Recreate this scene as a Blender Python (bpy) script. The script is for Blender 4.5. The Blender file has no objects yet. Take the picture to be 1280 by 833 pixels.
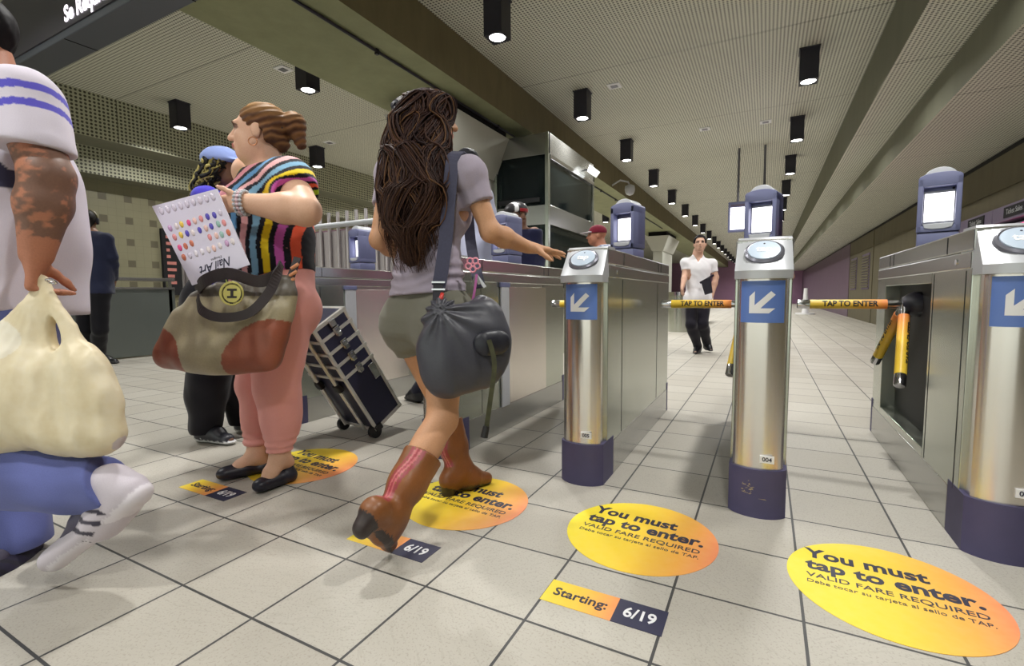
import bpy, bmesh, math, random
import numpy as np
from mathutils import Vector, Matrix
C = bpy.context.scene.collection
SC = bpy.context.scene
PI = math.pi
WORLD, EXPO, LAMP = 1.15, 0.48, 26.
# ------------------------------------------------------------------ camera
FPX, YAW, PITCH, ROLL, EYE = 602.2768, .4851, .0778, .0079, 0.85
def cam_axes():
    cy, sy, cp, sp = math.cos(YAW), math.sin(YAW), math.cos(PITCH), math.sin(PITCH)
    f = np.array([-sy*cp, cy*cp, -sp]); r = np.array([cy, sy, 0.]); d = np.cross(f, r)
    cr, sr = math.cos(ROLL), math.sin(ROLL)
    return cr*r+sr*d, -sr*r+cr*d, f
RT, DN, FW = cam_axes()
cd = bpy.data.cameras.new('camera'); cam = bpy.data.objects.new('camera', cd); C.objects.link(cam)
cd.sensor_width = 36; cd.lens = FPX/1280*36; cd.clip_start = .02; cd.clip_end = 300
cam.matrix_world = Matrix(((RT[0], -DN[0], -FW[0], 0), (RT[1], -DN[1], -FW[1], 0), (RT[2], -DN[2], -FW[2], EYE), (0, 0, 0, 1)))
SC.camera = cam
def at(px, py, d):                       # point seen at a photo pixel, d metres in front of the lens plane
    return np.array([0, 0, EYE]) + (RT*(px-640)/FPX + DN*(py-416.5)/FPX + FW)*d
def at_z(px, py, z):
    r = RT*(px-640)/FPX + DN*(py-416.5)/FPX + FW
    return np.array([0, 0, EYE]) + r*(z-EYE)/r[2]
# ------------------------------------------------------------------ world and exposure
W = bpy.data.worlds.new('ambient_fill'); SC.world = W; W.use_nodes = True
W.node_tree.nodes['Background'].inputs[0].default_value = (.86, .92, .85, 1)
W.node_tree.nodes['Background'].inputs[1].default_value = WORLD  # ambient fill added through the open end behind the camera
SC.view_settings.view_transform = 'Standard'; SC.view_settings.look = 'None'
SC.view_settings.exposure = EXPO; SC.view_settings.gamma = 1; SC.view_settings.use_curve_mapping = False
SC.cycles.max_bounces = 7; SC.cycles.diffuse_bounces = 4; SC.cycles.glossy_bounces = 4
SC.cycles.caustics_reflective = False; SC.cycles.caustics_refractive = False
SC.cycles.sample_clamp_indirect = 6
# ------------------------------------------------------------------ materials
def s2l(c): return tuple(((v/255+.055)/1.055)**2.4 if v/255 > .04045 else v/255/12.92 for v in c)+(1,)
class NT:
    def __init__(s, name):
        s.m = bpy.data.materials.new(name); s.m.use_nodes = True; s.t = s.m.node_tree; s.n = s.t.nodes; s.b = s.n['Principled BSDF']
    def node(s, typ, **kw):
        n = s.n.new(typ)
        for k, v in kw.items():
            if k.startswith('i_'):
                key = k[2:]; key = int(key) if key.isdigit() else key.replace('_', ' ')
                if hasattr(v, 'links') or isinstance(v, bpy.types.NodeSocket): s.t.links.new(v, n.inputs[key])
                else: n.inputs[key].default_value = v
            else: setattr(n, k, v)
        return n
    def math(s, op, a, b=0., c=0.):
        n = s.n.new('ShaderNodeMath'); n.operation = op
        for i, v in enumerate((a, b, c)):
            if isinstance(v, bpy.types.NodeSocket): s.t.links.new(v, n.inputs[i])
            else: n.inputs[i].default_value = v
        return n.outputs[0]
    def mix(s, f, a, b, blend='MIX'):
        n = s.n.new('ShaderNodeMix'); n.data_type = 'RGBA'; n.blend_type = blend
        for i, v in ((0, f), (6, a), (7, b)):
            if isinstance(v, bpy.types.NodeSocket): s.t.links.new(v, n.inputs[i])
            else: n.inputs[i].default_value = v
        return n.outputs[2]
    def ramp(s, f, stops):
        n = s.n.new('ShaderNodeValToRGB'); s.t.links.new(f, n.inputs[0]); e = n.color_ramp.elements
        while len(e) < len(stops): e.new(.5)
        for x, (p, c) in zip(e, stops): x.position = p; x.color = c
        return n.outputs[0]
    def coord(s, scale=(1, 1, 1), which='Object'):
        tc = s.n.new('ShaderNodeTexCoord'); mp = s.n.new('ShaderNodeMapping'); mp.inputs['Scale'].default_value = scale
        s.t.links.new(tc.outputs[which], mp.inputs[0]); return mp.outputs[0]
    def noise(s, vec, scale, detail=3, rough=.5):
        n = s.n.new('ShaderNodeTexNoise'); s.t.links.new(vec, n.inputs['Vector']); n.inputs['Scale'].default_value = scale
        n.inputs['Detail'].default_value = detail; n.inputs['Roughness'].default_value = rough; return n.outputs['Fac']
    def set(s, **kw):
        for k, v in kw.items():
            k = k.replace('_', ' ')
            if isinstance(v, bpy.types.NodeSocket): s.t.links.new(v, s.b.inputs[k])
            else: s.b.inputs[k].default_value = v
        return s
    def bump(s, h, strength=.3, dist=.01):
        n = s.n.new('ShaderNodeBump'); n.inputs['Strength'].default_value = strength; n.inputs['Distance'].default_value = dist
        s.t.links.new(h, n.inputs['Height']); s.t.links.new(n.outputs[0], s.b.inputs['Normal']); return s
def plain(name, rgb, rough=.5, metal=0., var=.12, nscale=25, bump=0., spec=.5, stretch=(1, 1, 1), coat=0.):
    t = NT(name); c = s2l(rgb); v = t.coord(stretch); f = t.noise(v, nscale)
    dk = tuple(x*(1-var) for x in c[:3])+(1,); lt = tuple(min(1, x*(1+var)) for x in c[:3])+(1,)
    t.set(Base_Color=t.mix(f, dk, lt), Roughness=rough, Metallic=metal)
    t.b.inputs['Specular IOR Level'].default_value = spec
    t.b.inputs['Coat Weight'].default_value = coat
    if bump: t.bump(f, bump, .004)
    return t.m
def glow(name, rgb, strength, base=(240, 240, 245)):
    t = NT(name); t.set(Base_Color=s2l(base), Emission_Color=s2l(rgb), Emission_Strength=strength, Roughness=.4); return t.m
def steel(name, rgb, rough, stretch, amt=.12, bstr=.05, met=.72):
    t = NT(name); v = t.coord(stretch); f = t.noise(v, 40, 4, .6); g = t.noise(t.coord((1, 1, 1)), 2.5, 2)
    c = s2l(rgb)
    t.set(Base_Color=t.mix(g, tuple(x*.85 for x in c[:3])+(1,), c), Metallic=met, Roughness=t.math('ADD', t.math('MULTIPLY', f, amt), rough))
    t.bump(f, bstr, .002); return t.m
def m_floor():
    t = NT('floor_tile'); tc = t.n.new('ShaderNodeTexCoord'); sp = t.n.new('ShaderNodeSeparateXYZ'); t.t.links.new(tc.outputs['Object'], sp.inputs[0])
    S = .3235
    def line(o, off, w):
        u = t.math('DIVIDE', t.math('SUBTRACT', o, off), S); fr = t.math('FRACT', t.math('ADD', u, .5)); return t.math('LESS_THAN', t.math('ABSOLUTE', t.math('SUBTRACT', fr, .5)), w/S/2)
    lx, ly = line(sp.outputs[0], -.213, .0075), line(sp.outputs[1], .752, .0075)
    g = t.math('MAXIMUM', lx, ly)
    cx = t.math('FLOOR', t.math('DIVIDE', t.math('ADD', sp.outputs[0], .213), S)); cyy = t.math('FLOOR', t.math('DIVIDE', t.math('SUBTRACT', sp.outputs[1], .752), S))
    cb = t.n.new('ShaderNodeCombineXYZ'); t.t.links.new(cx, cb.inputs[0]); t.t.links.new(cyy, cb.inputs[1])
    wn = t.n.new('ShaderNodeTexWhiteNoise'); t.t.links.new(cb.outputs[0], wn.inputs[0])
    # brushed swirls whose direction changes tile by tile
    mp = t.n.new('ShaderNodeVectorRotate'); mp.rotation_type = 'Z_AXIS'; t.t.links.new(tc.outputs['Object'], mp.inputs[0]); t.t.links.new(t.math('MULTIPLY', wn.outputs[0], 6.28), mp.inputs['Angle'])
    ms = t.n.new('ShaderNodeMapping'); ms.inputs['Scale'].default_value = (60, 9, 1); t.t.links.new(mp.outputs[0], ms.inputs[0])
    br = t.noise(ms.outputs[0], 1.6, 4, .65); blot = t.noise(tc.outputs['Object'], 1.1, 3); spk = t.noise(tc.outputs['Object'], 160, 2)
    base = t.mix(wn.outputs[0], s2l((176, 171, 160)), s2l((188, 184, 174)))
    base = t.mix(t.math('MULTIPLY', blot, .35), base, s2l((160, 152, 142)))
    base = t.mix(t.math('MULTIPLY', t.math('LESS_THAN', spk, .4), .35), base, s2l((138, 125, 116)))
    base = t.mix(t.math('MULTIPLY', t.math('LESS_THAN', br, .42), .22), base, s2l((150, 143, 132)))
    t.set(Base_Color=t.mix(g, base, s2l((62, 62, 62))), Roughness=t.math('ADD', .38, t.math('MULTIPLY', br, .25)))
    h = t.math('SUBTRACT', t.math('MULTIPLY', br, .25), g); t.bump(h, .35, .003); return t.m
def m_perf(name, axes, base, dot, pitch=.036, rad=.30):
    t = NT(name); tc = t.n.new('ShaderNodeTexCoord'); sp = t.n.new('ShaderNodeSeparateXYZ'); t.t.links.new(tc.outputs['Object'], sp.inputs[0])
    def u(i): return t.math('SUBTRACT', t.math('FRACT', t.math('DIVIDE', sp.outputs[i], pitch)), .5)
    a, b = u(axes[0]), u(axes[1])
    d = t.math('SQRT', t.math('ADD', t.math('MULTIPLY', a, a), t.math('MULTIPLY', b, b)))
    hole = t.math('LESS_THAN', d, rad)
    # joints between the sheets
    j = t.math('LESS_THAN', t.math('ABSOLUTE', t.math('SUBTRACT', t.math('FRACT', t.math('DIVIDE', sp.outputs[1], 2.42)), .5)), .0018)
    f = t.noise(tc.outputs['Object'], .8, 3)
    c = t.mix(f, s2l(tuple(x*.93 for x in base)), s2l(base))
    t.set(Base_Color=t.mix(t.math('MAXIMUM', hole, j), c, s2l(dot)), Roughness=.55); return t.m
def m_concrete(name, a, b, streak=(1, 1, .25)):
    t = NT(name); v = t.coord(streak); f = t.noise(v, 5, 6, .65); g = t.noise(t.coord(), .9, 3)
    c = t.mix(f, s2l(a), s2l(b)); c = t.mix(t.math('MULTIPLY', g, .4), c, s2l(tuple(x*.75 for x in a)))
    t.set(Base_Color=c, Roughness=.8); t.bump(f, .15, .01); return t.m
def m_leftwall():
    t = NT('tiled_wall'); tc = t.n.new('ShaderNodeTexCoord'); sp = t.n.new('ShaderNodeSeparateXYZ'); t.t.links.new(tc.outputs['Object'], sp.inputs[0])
    def cell(i, off, s):
        return t.math('FRACT', t.math('DIVIDE', t.math('SUBTRACT', sp.outputs[i], off), s))
    P = .34
    fy, fz = cell(1, 3.68, P), cell(2, 2.37, P)
    sq = t.math('MULTIPLY', t.math('LESS_THAN', fy, .32), t.math('LESS_THAN', fz, .32))
    gy, gz = cell(1, 3.68, P/3), cell(2, 2.37, P/3)
    gr = t.math('MAXIMUM', t.math('LESS_THAN', gy, .04), t.math('LESS_THAN', gz, .04))
    low = t.math('LESS_THAN', sp.outputs[2], 2.55)
    f = t.noise(tc.outputs['Object'], 3, 3)
    c = t.mix(f, s2l((122, 118, 94)), s2l((136, 132, 106)))
    c = t.mix(t.math('MULTIPLY', gr, .3), c, s2l((90, 86, 70)))
    c = t.mix(t.math('MULTIPLY', sq, low), c, s2l((94, 88, 70)))
    t.set(Base_Color=c, Roughness=.45); return t.m
def m_grad(name, axis, lo, hi, stops, rough=.4):
    t = NT(name); tc = t.n.new('ShaderNodeTexCoord'); sp = t.n.new('ShaderNodeSeparateXYZ'); t.t.links.new(tc.outputs['Object'], sp.inputs[0])
    u = t.math('DIVIDE', t.math('SUBTRACT', sp.outputs[axis], lo), hi-lo)
    r = t.ramp(u, [(p, s2l(c)) for p, c in stops])
    f = t.noise(tc.outputs['Object'], 30, 2)
    t.set(Base_Color=t.mix(t.math('MULTIPLY', f, .12), r, s2l((255, 250, 200))), Roughness=rough); return t.m
def vcol(name, rough=.6, spec=.4, bump=0., nscale=300, sheen=0.):
    t = NT(name); a = t.n.new('ShaderNodeAttribute'); a.attribute_name = 'tint'
    f = t.noise(t.coord(), nscale, 2); c = t.mix(.14, a.outputs['Color'], t.mix(f, (0, 0, 0, 1), (1, 1, 1, 1)), 'OVERLAY')
    t.set(Base_Color=c, Roughness=rough); t.b.inputs['Specular IOR Level'].default_value = spec
    if sheen: t.b.inputs['Sheen Weight'].default_value = sheen
    if bump: t.bump(f, bump, .002)
    return t.m
M = {}
M['floor'] = m_floor()
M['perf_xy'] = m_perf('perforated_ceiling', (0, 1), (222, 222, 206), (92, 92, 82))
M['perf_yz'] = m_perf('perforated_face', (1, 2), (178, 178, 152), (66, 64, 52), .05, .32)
M['concrete'] = m_concrete('board_formed_concrete', (100, 92, 66), (140, 128, 94))
M['soffit'] = m_concrete('stained_soffit_concrete', (128, 132, 98), (168, 170, 132), (1, 1, 1))
M['step'] = m_concrete('grey_step_concrete', (112, 112, 94), (132, 132, 112), (1, 1, .2))
M['wallr'] = m_concrete('dark_wall_concrete', (88, 82, 62), (116, 108, 82))
M['capital'] = plain('pale_column_panel', (176, 176, 166), .6, var=.05, nscale=3)
M['tilewall'] = m_leftwall()
M['black'] = plain('black_paint', (32, 30, 42), .45, var=.2)
M['void'] = plain('dark_gap', (18, 17, 20), .9)
M['steel'] = steel('brushed_steel_side', (192, 196, 184), .22, (5, 5, .15), .03, .004, .86)
M['steelh'] = steel('brushed_steel_top', (182, 182, 178), .22, (.15, .15, 5), .03, .004, .86)
M['polish'] = steel('polished_steel_column', (228, 222, 214), .2, (5, 5, .1), .06, .01, .96)
for n_ in ('polish',):
    b_ = M[n_].node_tree.nodes['Principled BSDF']; b_.inputs['Anisotropic'].default_value = .8; b_.inputs['Anisotropic Rotation'].default_value = .25; tn_ = M[n_].node_tree.nodes.new('ShaderNodeTangent'); tn_.direction_type = 'RADIAL'; tn_.axis = 'Z'; M[n_].node_tree.links.new(tn_.outputs[0], b_.inputs['Tangent'])
M['chrome'] = steel('chrome', (210, 210, 214), .1, (1, 1, 1), .06, 0.01, 1.)
M['padgrey'] = plain('silver_pad_plastic', (186, 188, 192), .35, var=.04, metal=.25)
M['padring'] = plain('grey_pad_ring', (118, 118, 128), .3, var=.05, metal=.5)
M['paddisc'] = plain('pale_blue_pad_disc', (186, 200, 216), .3, var=.03)
M['white'] = plain('white_print', (238, 238, 240), .5, var=.02)
M['bluestick'] = plain('blue_sticker', (96, 126, 196), .4, var=.05, nscale=6)
M['bumper'] = plain('navy_rubber_bumper', (74, 70, 104), .6, var=.14, nscale=14, bump=.1)
M['head'] = plain('blue_grey_plastic', (112, 116, 152), .38, var=.05)
M['headlt'] = plain('pale_grey_plastic', (190, 192, 198), .35, var=.04)
M['screen'] = glow('lit_screen', (250, 248, 255), 2.2)
M['lamp'] = glow('downlight_lens', (255, 252, 246), 9.)
M['ink'] = plain('navy_ink', (38, 38, 62), .5, var=.05)
M['blackink'] = plain('black_ink', (24, 22, 24), .5, var=.05)
M['armgrad'] = m_grad('yellow_orange_sleeve', 0, -.40, -.06, [(0, (250, 208, 36)), (.55, (246, 196, 40)), (1, (236, 118, 44))])
M['decal'] = m_grad('yellow_orange_decal', 0, -.26, .26, [(0, (238, 218, 14)), (.5, (240, 200, 26)), (.8, (240, 168, 62)), (1, (238, 134, 90))], .5)
M['strip'] = m_grad('yellow_orange_strip', 0, -.17, .03, [(0, (238, 212, 20)), (.55, (240, 188, 40)), (1, (240, 146, 76))], .5)
M['navy'] = plain('navy_print', (46, 46, 72), .5, var=.04)
M['signgrey'] = plain('grey_sign_metal', (84, 88, 96), .42, var=.04, nscale=4, metal=.2)
M['signpanel'] = plain('dark_sign_face', (62, 60, 68), .4, var=.05)
M['litletter'] = glow('lit_letters', (255, 245, 255), 1.6)
M['glass'] = NT('kiosk_glass').set(Base_Color=s2l((70, 84, 86)), Roughness=.06, Transmission_Weight=.85, IOR=1.3).m
M['dark'] = plain('dark_interior', (26, 26, 30), .6)
M['purple'] = plain('purple_grey_metal', (104, 92, 116), .4, var=.06)
M['pink'] = glow('pink_lit_panel', (238, 70, 150), 1.0, (230, 90, 150))
M['farwall'] = plain('mauve_lit_far_wall', (176, 136, 168), .7, var=.1, nscale=2)  # mauve light of the far end put into the wall colour
M['fence'] = steel('pale_steel_slat', (206, 198, 200), .4, (30, 1, 1), .12, .05, .4)
M['panelgrey'] = plain('grey_green_panel', (110, 116, 112), .4, var=.06, nscale=3, metal=.3)
M['rubber'] = plain('black_rubber', (22, 22, 24), .55)
# ------------------------------------------------------------------ mesh helpers
class MB:
    def __init__(s): s.v = []; s.f = []; s.mi = []
    def add(s, vs, fs, mi=0):
        o = len(s.v); s.v += [tuple(float(c) for c in p) for p in vs]; s.f += [tuple(i+o for i in f) for f in fs]; s.mi += [mi]*len(fs); return s
    def box(s, lo, hi, mi=0):
        (a, b, c), (d, e, f) = lo, hi
        return s.add([(a, b, c), (d, b, c), (d, e, c), (a, e, c), (a, b, f), (d, b, f), (d, e, f), (a, e, f)],
                     [(0, 3, 2, 1), (4, 5, 6, 7), (0, 1, 5, 4), (1, 2, 6, 5), (2, 3, 7, 6), (3, 0, 4, 7)], mi)
    def hexa(s, p, mi=0):                 # eight corners: four below, four above
        return s.add(p, [(0, 3, 2, 1), (4, 5, 6, 7), (0, 1, 5, 4), (1, 2, 6, 5), (2, 3, 7, 6), (3, 0, 4, 7)], mi)
    def prism(s, poly, lo, hi, axis=1, mi=0):
        n = len(poly)
        def P(u, w, t): return {0: (t, u, w), 1: (u, t, w), 2: (u, w, t)}[axis]
        return s.add([P(u, w, lo) for u, w in poly]+[P(u, w, hi) for u, w in poly],
                     [tuple(range(n)), tuple(range(2*n-1, n-1, -1))]+[(i, (i+1) % n+0, (i+1) % n+n, i+n) for i in range(n)], mi)
    def tube(s, pts, r, seg=12, mi=0, cap=True):
        pts = [Vector(p) for p in pts]; n = len(pts); rr = r if hasattr(r, '__len__') else [r]*n
        vs = []; up = None
        for i, p in enumerate(pts):
            t = (pts[min(i+1, n-1)]-pts[max(i-1, 0)]).normalized()
            if up is None: up = Vector((0, 0, 1)) if abs(t.z) < .9 else Vector((1, 0, 0))
            a = t.cross(up).normalized(); b = a.cross(t).normalized(); up = b
            vs += [p+(a*math.cos(k*2*PI/seg)+b*math.sin(k*2*PI/seg))*rr[i] for k in range(seg)]
        fs = [(i*seg+k, i*seg+(k+1) % seg, (i+1)*seg+(k+1) % seg, (i+1)*seg+k) for i in range(n-1) for k in range(seg)]
        if cap: fs += [tuple(range(seg-1, -1, -1)), tuple(range((n-1)*seg, n*seg))]
        return s.add(vs, fs, mi)
    def loft(s, rings, mi=0, cap=True):
        k = len(rings[0]); n = len(rings); vs = [p for r in rings for p in r]
        fs = [(i*k+j, i*k+(j+1) % k, (i+1)*k+(j+1) % k, (i+1)*k+j) for i in range(n-1) for j in range(k)]
        if cap: fs += [tuple(range(k-1, -1, -1)), tuple(range((n-1)*k, n*k))]
        return s.add(vs, fs, mi)
    def disc(s, c, r, normal, h=.002, seg=40, mi=0, sy=1.):
        n = Vector(normal).normalized(); a = n.orthogonal().normalized() if abs(n.z) < .99 else Vector((1, 0, 0)); b = n.cross(a); c = Vector(c)
        r0 = [c+(a*math.cos(k*2*PI/seg)*r+b*math.sin(k*2*PI/seg)*r*sy) for k in range(seg)]
        return s.loft([r0, [p+n*h for p in r0]], mi)
    def build(s, name, mat, parent=None, bevel=0., smooth=False, seg=2, world=True):
        me = bpy.data.meshes.new(name); me.from_pydata(s.v, [], s.f)
        for m in (mat if isinstance(mat, (list, tuple)) else [mat]): me.materials.append(m)
        me.polygons.foreach_set('material_index', s.mi)
        bm = bmesh.new(); bm.from_mesh(me); bmesh.ops.recalc_face_normals(bm, faces=bm.faces)
        if bevel:
            ed = [e for e in bm.edges if len(e.link_faces) == 2 and e.calc_face_angle(0) > .5]
            bmesh.ops.bevel(bm, geom=ed, offset=bevel, segments=seg, affect='EDGES', profile=.5, clamp_overlap=True)
        bm.to_mesh(me); bm.free()
        if smooth:
            me.polygons.foreach_set('use_smooth', [True]*len(me.polygons))
            if smooth == 'auto': me.set_sharp_from_angle(angle=.6)
        o = bpy.data.objects.new(name, me); C.objects.link(o)
        if parent: adopt(o, parent, world)
        return o
def adopt(o, parent, world=True):         # parts are stored in their thing's own coordinates
    o.parent = parent
    if world:
        l = Vector(root_loc(parent))
        if o.type == 'MESH': o.data.transform(Matrix.Translation(-l))
        else: o.location = o.location-l
def root_loc(p):
    while p.parent: p = p.parent
    return p.location
def tag(o, label, cat=None, group=None, kind=None):
    if label: o['label'] = label
    if cat: o['category'] = cat
    if group: o['group'] = group
    if kind: o['kind'] = kind
    return o
def thing(name, label, cat, loc=(0, 0, 0), group=None):
    o = bpy.data.objects.new(name, None); C.objects.link(o); o.location = loc; o.empty_display_size = .1
    return tag(o, label, cat, group)
def struct(o): o['kind'] = 'structure'; return o
def copy_tree(o, parent=None):
    c = o.copy(); C.objects.link(c)
    if parent: c.parent = parent
    for ch in list(o.children): copy_tree(ch, c)
    return c
def text_mesh(body, size, depth=.0006, bold=0., align='CENTER', shear=0., spacing=1.):
    cu = bpy.data.curves.new('t', 'FONT'); cu.body = body; cu.size = size; cu.extrude = depth; cu.offset = bold; cu.align_x = align; cu.align_y = 'CENTER'; cu.shear = shear; cu.resolution_u = 3; cu.space_character = spacing
    o = bpy.data.objects.new('t', cu); C.objects.link(o); dg = bpy.context.evaluated_depsgraph_get(); dg.update()
    me = bpy.data.meshes.new_from_object(o.evaluated_get(dg)); bpy.data.objects.remove(o); bpy.data.curves.remove(cu); return me
def text(name, body, size, mat, mw, parent=None, width=None, **kw):
    me = text_mesh(body, size, **kw); n = len(me.vertices); co = np.empty(n*3); me.vertices.foreach_get('co', co); co = co.reshape(-1, 3)
    if width: co[:, 0] *= width/(co[:, 0].max()-co[:, 0].min())
    R_ = np.array(mw); co = co@R_[:3, :3].T+R_[:3, 3]; me.vertices.foreach_set('co', co.ravel()); me.materials.clear(); me.materials.append(mat)
    o = bpy.data.objects.new(name, me); C.objects.link(o)
    if parent: adopt(o, parent)
    return o
def join(name, objs, parent=None):        # one mesh out of several pieces of lettering
    bm = bmesh.new()
    mat = objs[0].data.materials[0]
    for o in objs: bm.from_mesh(o.data)
    me = bpy.data.meshes.new(name); bm.to_mesh(me); bm.free(); me.materials.append(mat)
    for o in objs: bpy.data.objects.remove(o)
    o = bpy.data.objects.new(name, me); C.objects.link(o)
    if parent: adopt(o, parent)
    return o
def frame(x, y, z, o):                    # matrix from three axes and an origin
    return Matrix(((x[0], y[0], z[0], o[0]), (x[1], y[1], z[1], o[1]), (x[2], y[2], z[2], o[2]), (0, 0, 0, 1)))
def lamp(name, loc, power, size, color, parent, spread=2.6):
    l = bpy.data.lights.new(name, 'AREA'); l.shape = 'DISK'; l.size = size; l.energy = power; l.color = color; l.spread = spread
    o = bpy.data.objects.new(name, l); C.objects.link(o); o.location = loc; adopt(o, parent); return o
# ================================================================== the hall
Y0, Y1 = -7., 46.
ZC = 3.65
struct(MB().box((-9.6, Y0, -.1), (3.2, Y1, 0)).build('floor', M['floor']))
struct(MB().box((-9.6, Y0, ZC), (3.2, Y1, ZC+.1)).build('ceiling', M['perf_xy']))
# stepped coffers on both sides: faces in concrete or perforated sheet, undersides perforated
def coffer(name, poly_faces):
    mb = MB()
    for (a, b, mi) in poly_faces: mb.add([(a[0], Y0, a[1]), (b[0], Y0, b[1]), (b[0], Y1, b[1]), (a[0], Y1, a[1])], [(0, 1, 2, 3)], mi)
    return mb
mb = MB()
mb.box((1.03, Y0, 3.06), (1.5, Y1, ZC)); mb.box((1.5, Y0, 2.68), (2.66, Y1, ZC))
o = mb.build('trim_1', [M['perf_xy'], M['step']]); struct(o)
for p in o.data.polygons:
    if abs(p.normal.x) > .5: p.material_index = 1
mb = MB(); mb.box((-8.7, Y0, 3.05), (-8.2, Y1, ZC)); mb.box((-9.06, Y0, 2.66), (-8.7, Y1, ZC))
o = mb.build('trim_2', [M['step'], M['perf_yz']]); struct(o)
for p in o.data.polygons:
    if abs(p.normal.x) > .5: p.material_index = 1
struct(MB().box((2.6, Y0, 0), (3.0, Y1, 2.58)).build('wall_right', M['wallr']))
struct(MB().box((2.66, Y0, 2.58), (2.9, Y1, 2.68)).build('trim_3', M['void']))
mb = MB().box((2.575, Y0, 2.13), (2.6, Y1, 2.15)); mb.box((2.585, 16.6, 0), (2.6, 20.8, 2.58)); struct(mb.build('trim_4', M['wallr']))
struct(MB().box((2.57, 20.8, 0), (2.6, Y1, 2.58)).build('trim_5', plain('mauve_lit_wall', (104, 84, 100), .5, var=.15, nscale=1.5)))  # far stretch of the right wall, purple light painted into its colour
struct(MB().box((-9.5, Y0, 0), (-9.05, Y1, 2.66)).build('wall_left', M['tilewall']))
struct(MB().box((-9.6, Y1, 0), (3.2, Y1+.2, ZC)).build('wall_far', M['farwall']))
# the big beam down the hall, its conduit, and two columns with flared heads
beam = MB().box((-4.23, Y0, 3.15), (-3.01, Y1, ZC)).build('concrete_beam', [M['concrete'], M['soffit']]); struct(beam)
for p in beam.data.polygons:
    if p.normal.z < -.5: p.material_index = 1
mb = MB().tube([(-3.28, Y0, 3.13), (-3.28, 17.5, 3.13)], .014, 8)
for i in range(14): mb.box((-3.295, -2.2+i*1.15, 3.10), (-3.265, -2.17+i*1.15, 3.15))
conduit = tag(mb.build('ceiling_conduit', M['black']), 'thin dark conduit clipped along the underside of the concrete beam', 'conduit')
def column(y0, y1):
    mb = MB()
    mb.hexa([(-3.83, y0+.24, 2.46), (-3.43, y0+.24, 2.46), (-3.43, y1-.0, 2.46), (-3.83, y1-.0, 2.46), (-4.06, y0, 2.99), (-3.19, y0, 2.99), (-3.19, y1, 2.99), (-4.06, y1, 2.99)])
    mb.box((-3.80, y0+.3, 0), (-3.465, y1-.02, 2.46))
    mb.box((-3.95, y0+.15, 2.99), (-3.3, y1-.15, 3.15), 1)  # near-black neck, shade of the gap under the beam put into its colour
    o = mb.build('column', [M['capital'], M['void']]); struct(o)
column(4.5, 6.28); column(18.3, 20.7)
# ------------------------------------------------------------------ downlights
def downlight():
    t = thing('downlight', '', 'ceiling light', (0, 0, ZC), 'square downlights on the ceiling')
    a = .095; h = .36
    mb = MB()
    for (x0, x1, y0, y1) in ((-a, a, -a, -a+.006), (-a, a, a-.006, a), (-a, -a+.006, -a, a), (a-.006, a, -a, a)): mb.box((x0, y0, ZC-h), (x1, y1, ZC))
    k = 28; z = ZC-h+.004                 # bottom plate with a round opening
    ring = [(math.cos(i*2*PI/k)*.078, math.sin(i*2*PI/k)*.078, z) for i in range(k)]
    sq = []
    for i in range(k):
        c, s_ = math.cos(i*2*PI/k), math.sin(i*2*PI/k); m = max(abs(c), abs(s_)); sq.append((c/m*(a-.003), s_/m*(a-.003), z))
    mb.add(ring+sq, [(i, (i+1) % k, (i+1) % k+k, i+k) for i in range(k)])
    mb.build('housing', M['black'], t); mb2 = MB().box((-a-.012, -a-.012, ZC-.012), (a+.012, a+.012, ZC)); mb2.build('mounting_plate', M['black'], t)
    MB().disc((0, 0, ZC-h+.008), .077, (0, 0, 1), .004, 28).build('lens', M['lamp'], t)
    lamp('lamp_light', (0, 0, ZC-h-.006), LAMP, .15, (1., .99, .955), t)
    return t
proto = downlight()
names = {.358: 'over the gates', -2.335: 'beside the concrete beam', -4.88: 'behind the concrete beam', -7.55: 'along the tiled wall'}
first = True
ordw = ['first', 'second', 'third', 'fourth', 'fifth', 'sixth', 'seventh', 'eighth', 'ninth', 'tenth', 'eleventh', 'twelfth', 'thirteenth', 'fourteenth', 'fifteenth', 'sixteenth', 'seventeenth', 'eighteenth', 'nineteenth']
ROWS = {.358: 6.74-3*2.44, -2.335: 4.18-2*2.40, -4.88: 4.12-1*2.40+0, -7.55: 4.12-1*2.40+0}
VIS = {.358: 3, -2.335: 2, -4.88: 1, -7.55: 1}
for X, ys in ROWS.items():
    for i in range(19 if X > -4 else 9):
        y = ys+i*(2.44 if X == .358 else 2.40)
        if X < -4 and i == 0: y -= 1.2      # clear of the overhead sign
        o = proto if first else copy_tree(proto); first = False
        o.location = (X, y, ZC); k = i-VIS[X]
        if k >= 0:
            o['label'] = 'black square downlight %s, %s of its row in view' % (names[X], ordw[k])
        else: o['label'] = 'black square downlight %s, %s out of frame behind the viewer' % (names[X], ordw[-k-1])
# ceiling speakers / detectors
det = None
for i, (x, y, lb) in enumerate([(-1.888, 6.585, 'small white square ceiling grille between the nearest two downlights'), (-1.009, 8.997, 'small white square ceiling grille in mid ceiling, left of the hanging display'),
                                (-.094, 9.116, 'small white square ceiling grille next to the hanging display rods'), (-5.333, 4.146, 'small white square ceiling grille behind the concrete beam'), (-7.099, 6.424, 'small white square ceiling grille near the tiled wall')]):
    if det is None:
        det = thing('ceiling_grille', lb, 'ceiling grille', (x, y, ZC), 'white ceiling grilles')
        MB().box((x-.085, y-.085, ZC-.012), (x+.085, y+.085, ZC)).build('plate', M['white'], det, .004); MB().box((x-.045, y-.04, ZC-.017), (x+.045, y+.04, ZC-.012)).build('mesh_insert', M['padring'], det)
        base = det
    else:
        c = copy_tree(base); c.location = (x, y, ZC); c['label'] = lb
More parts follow.
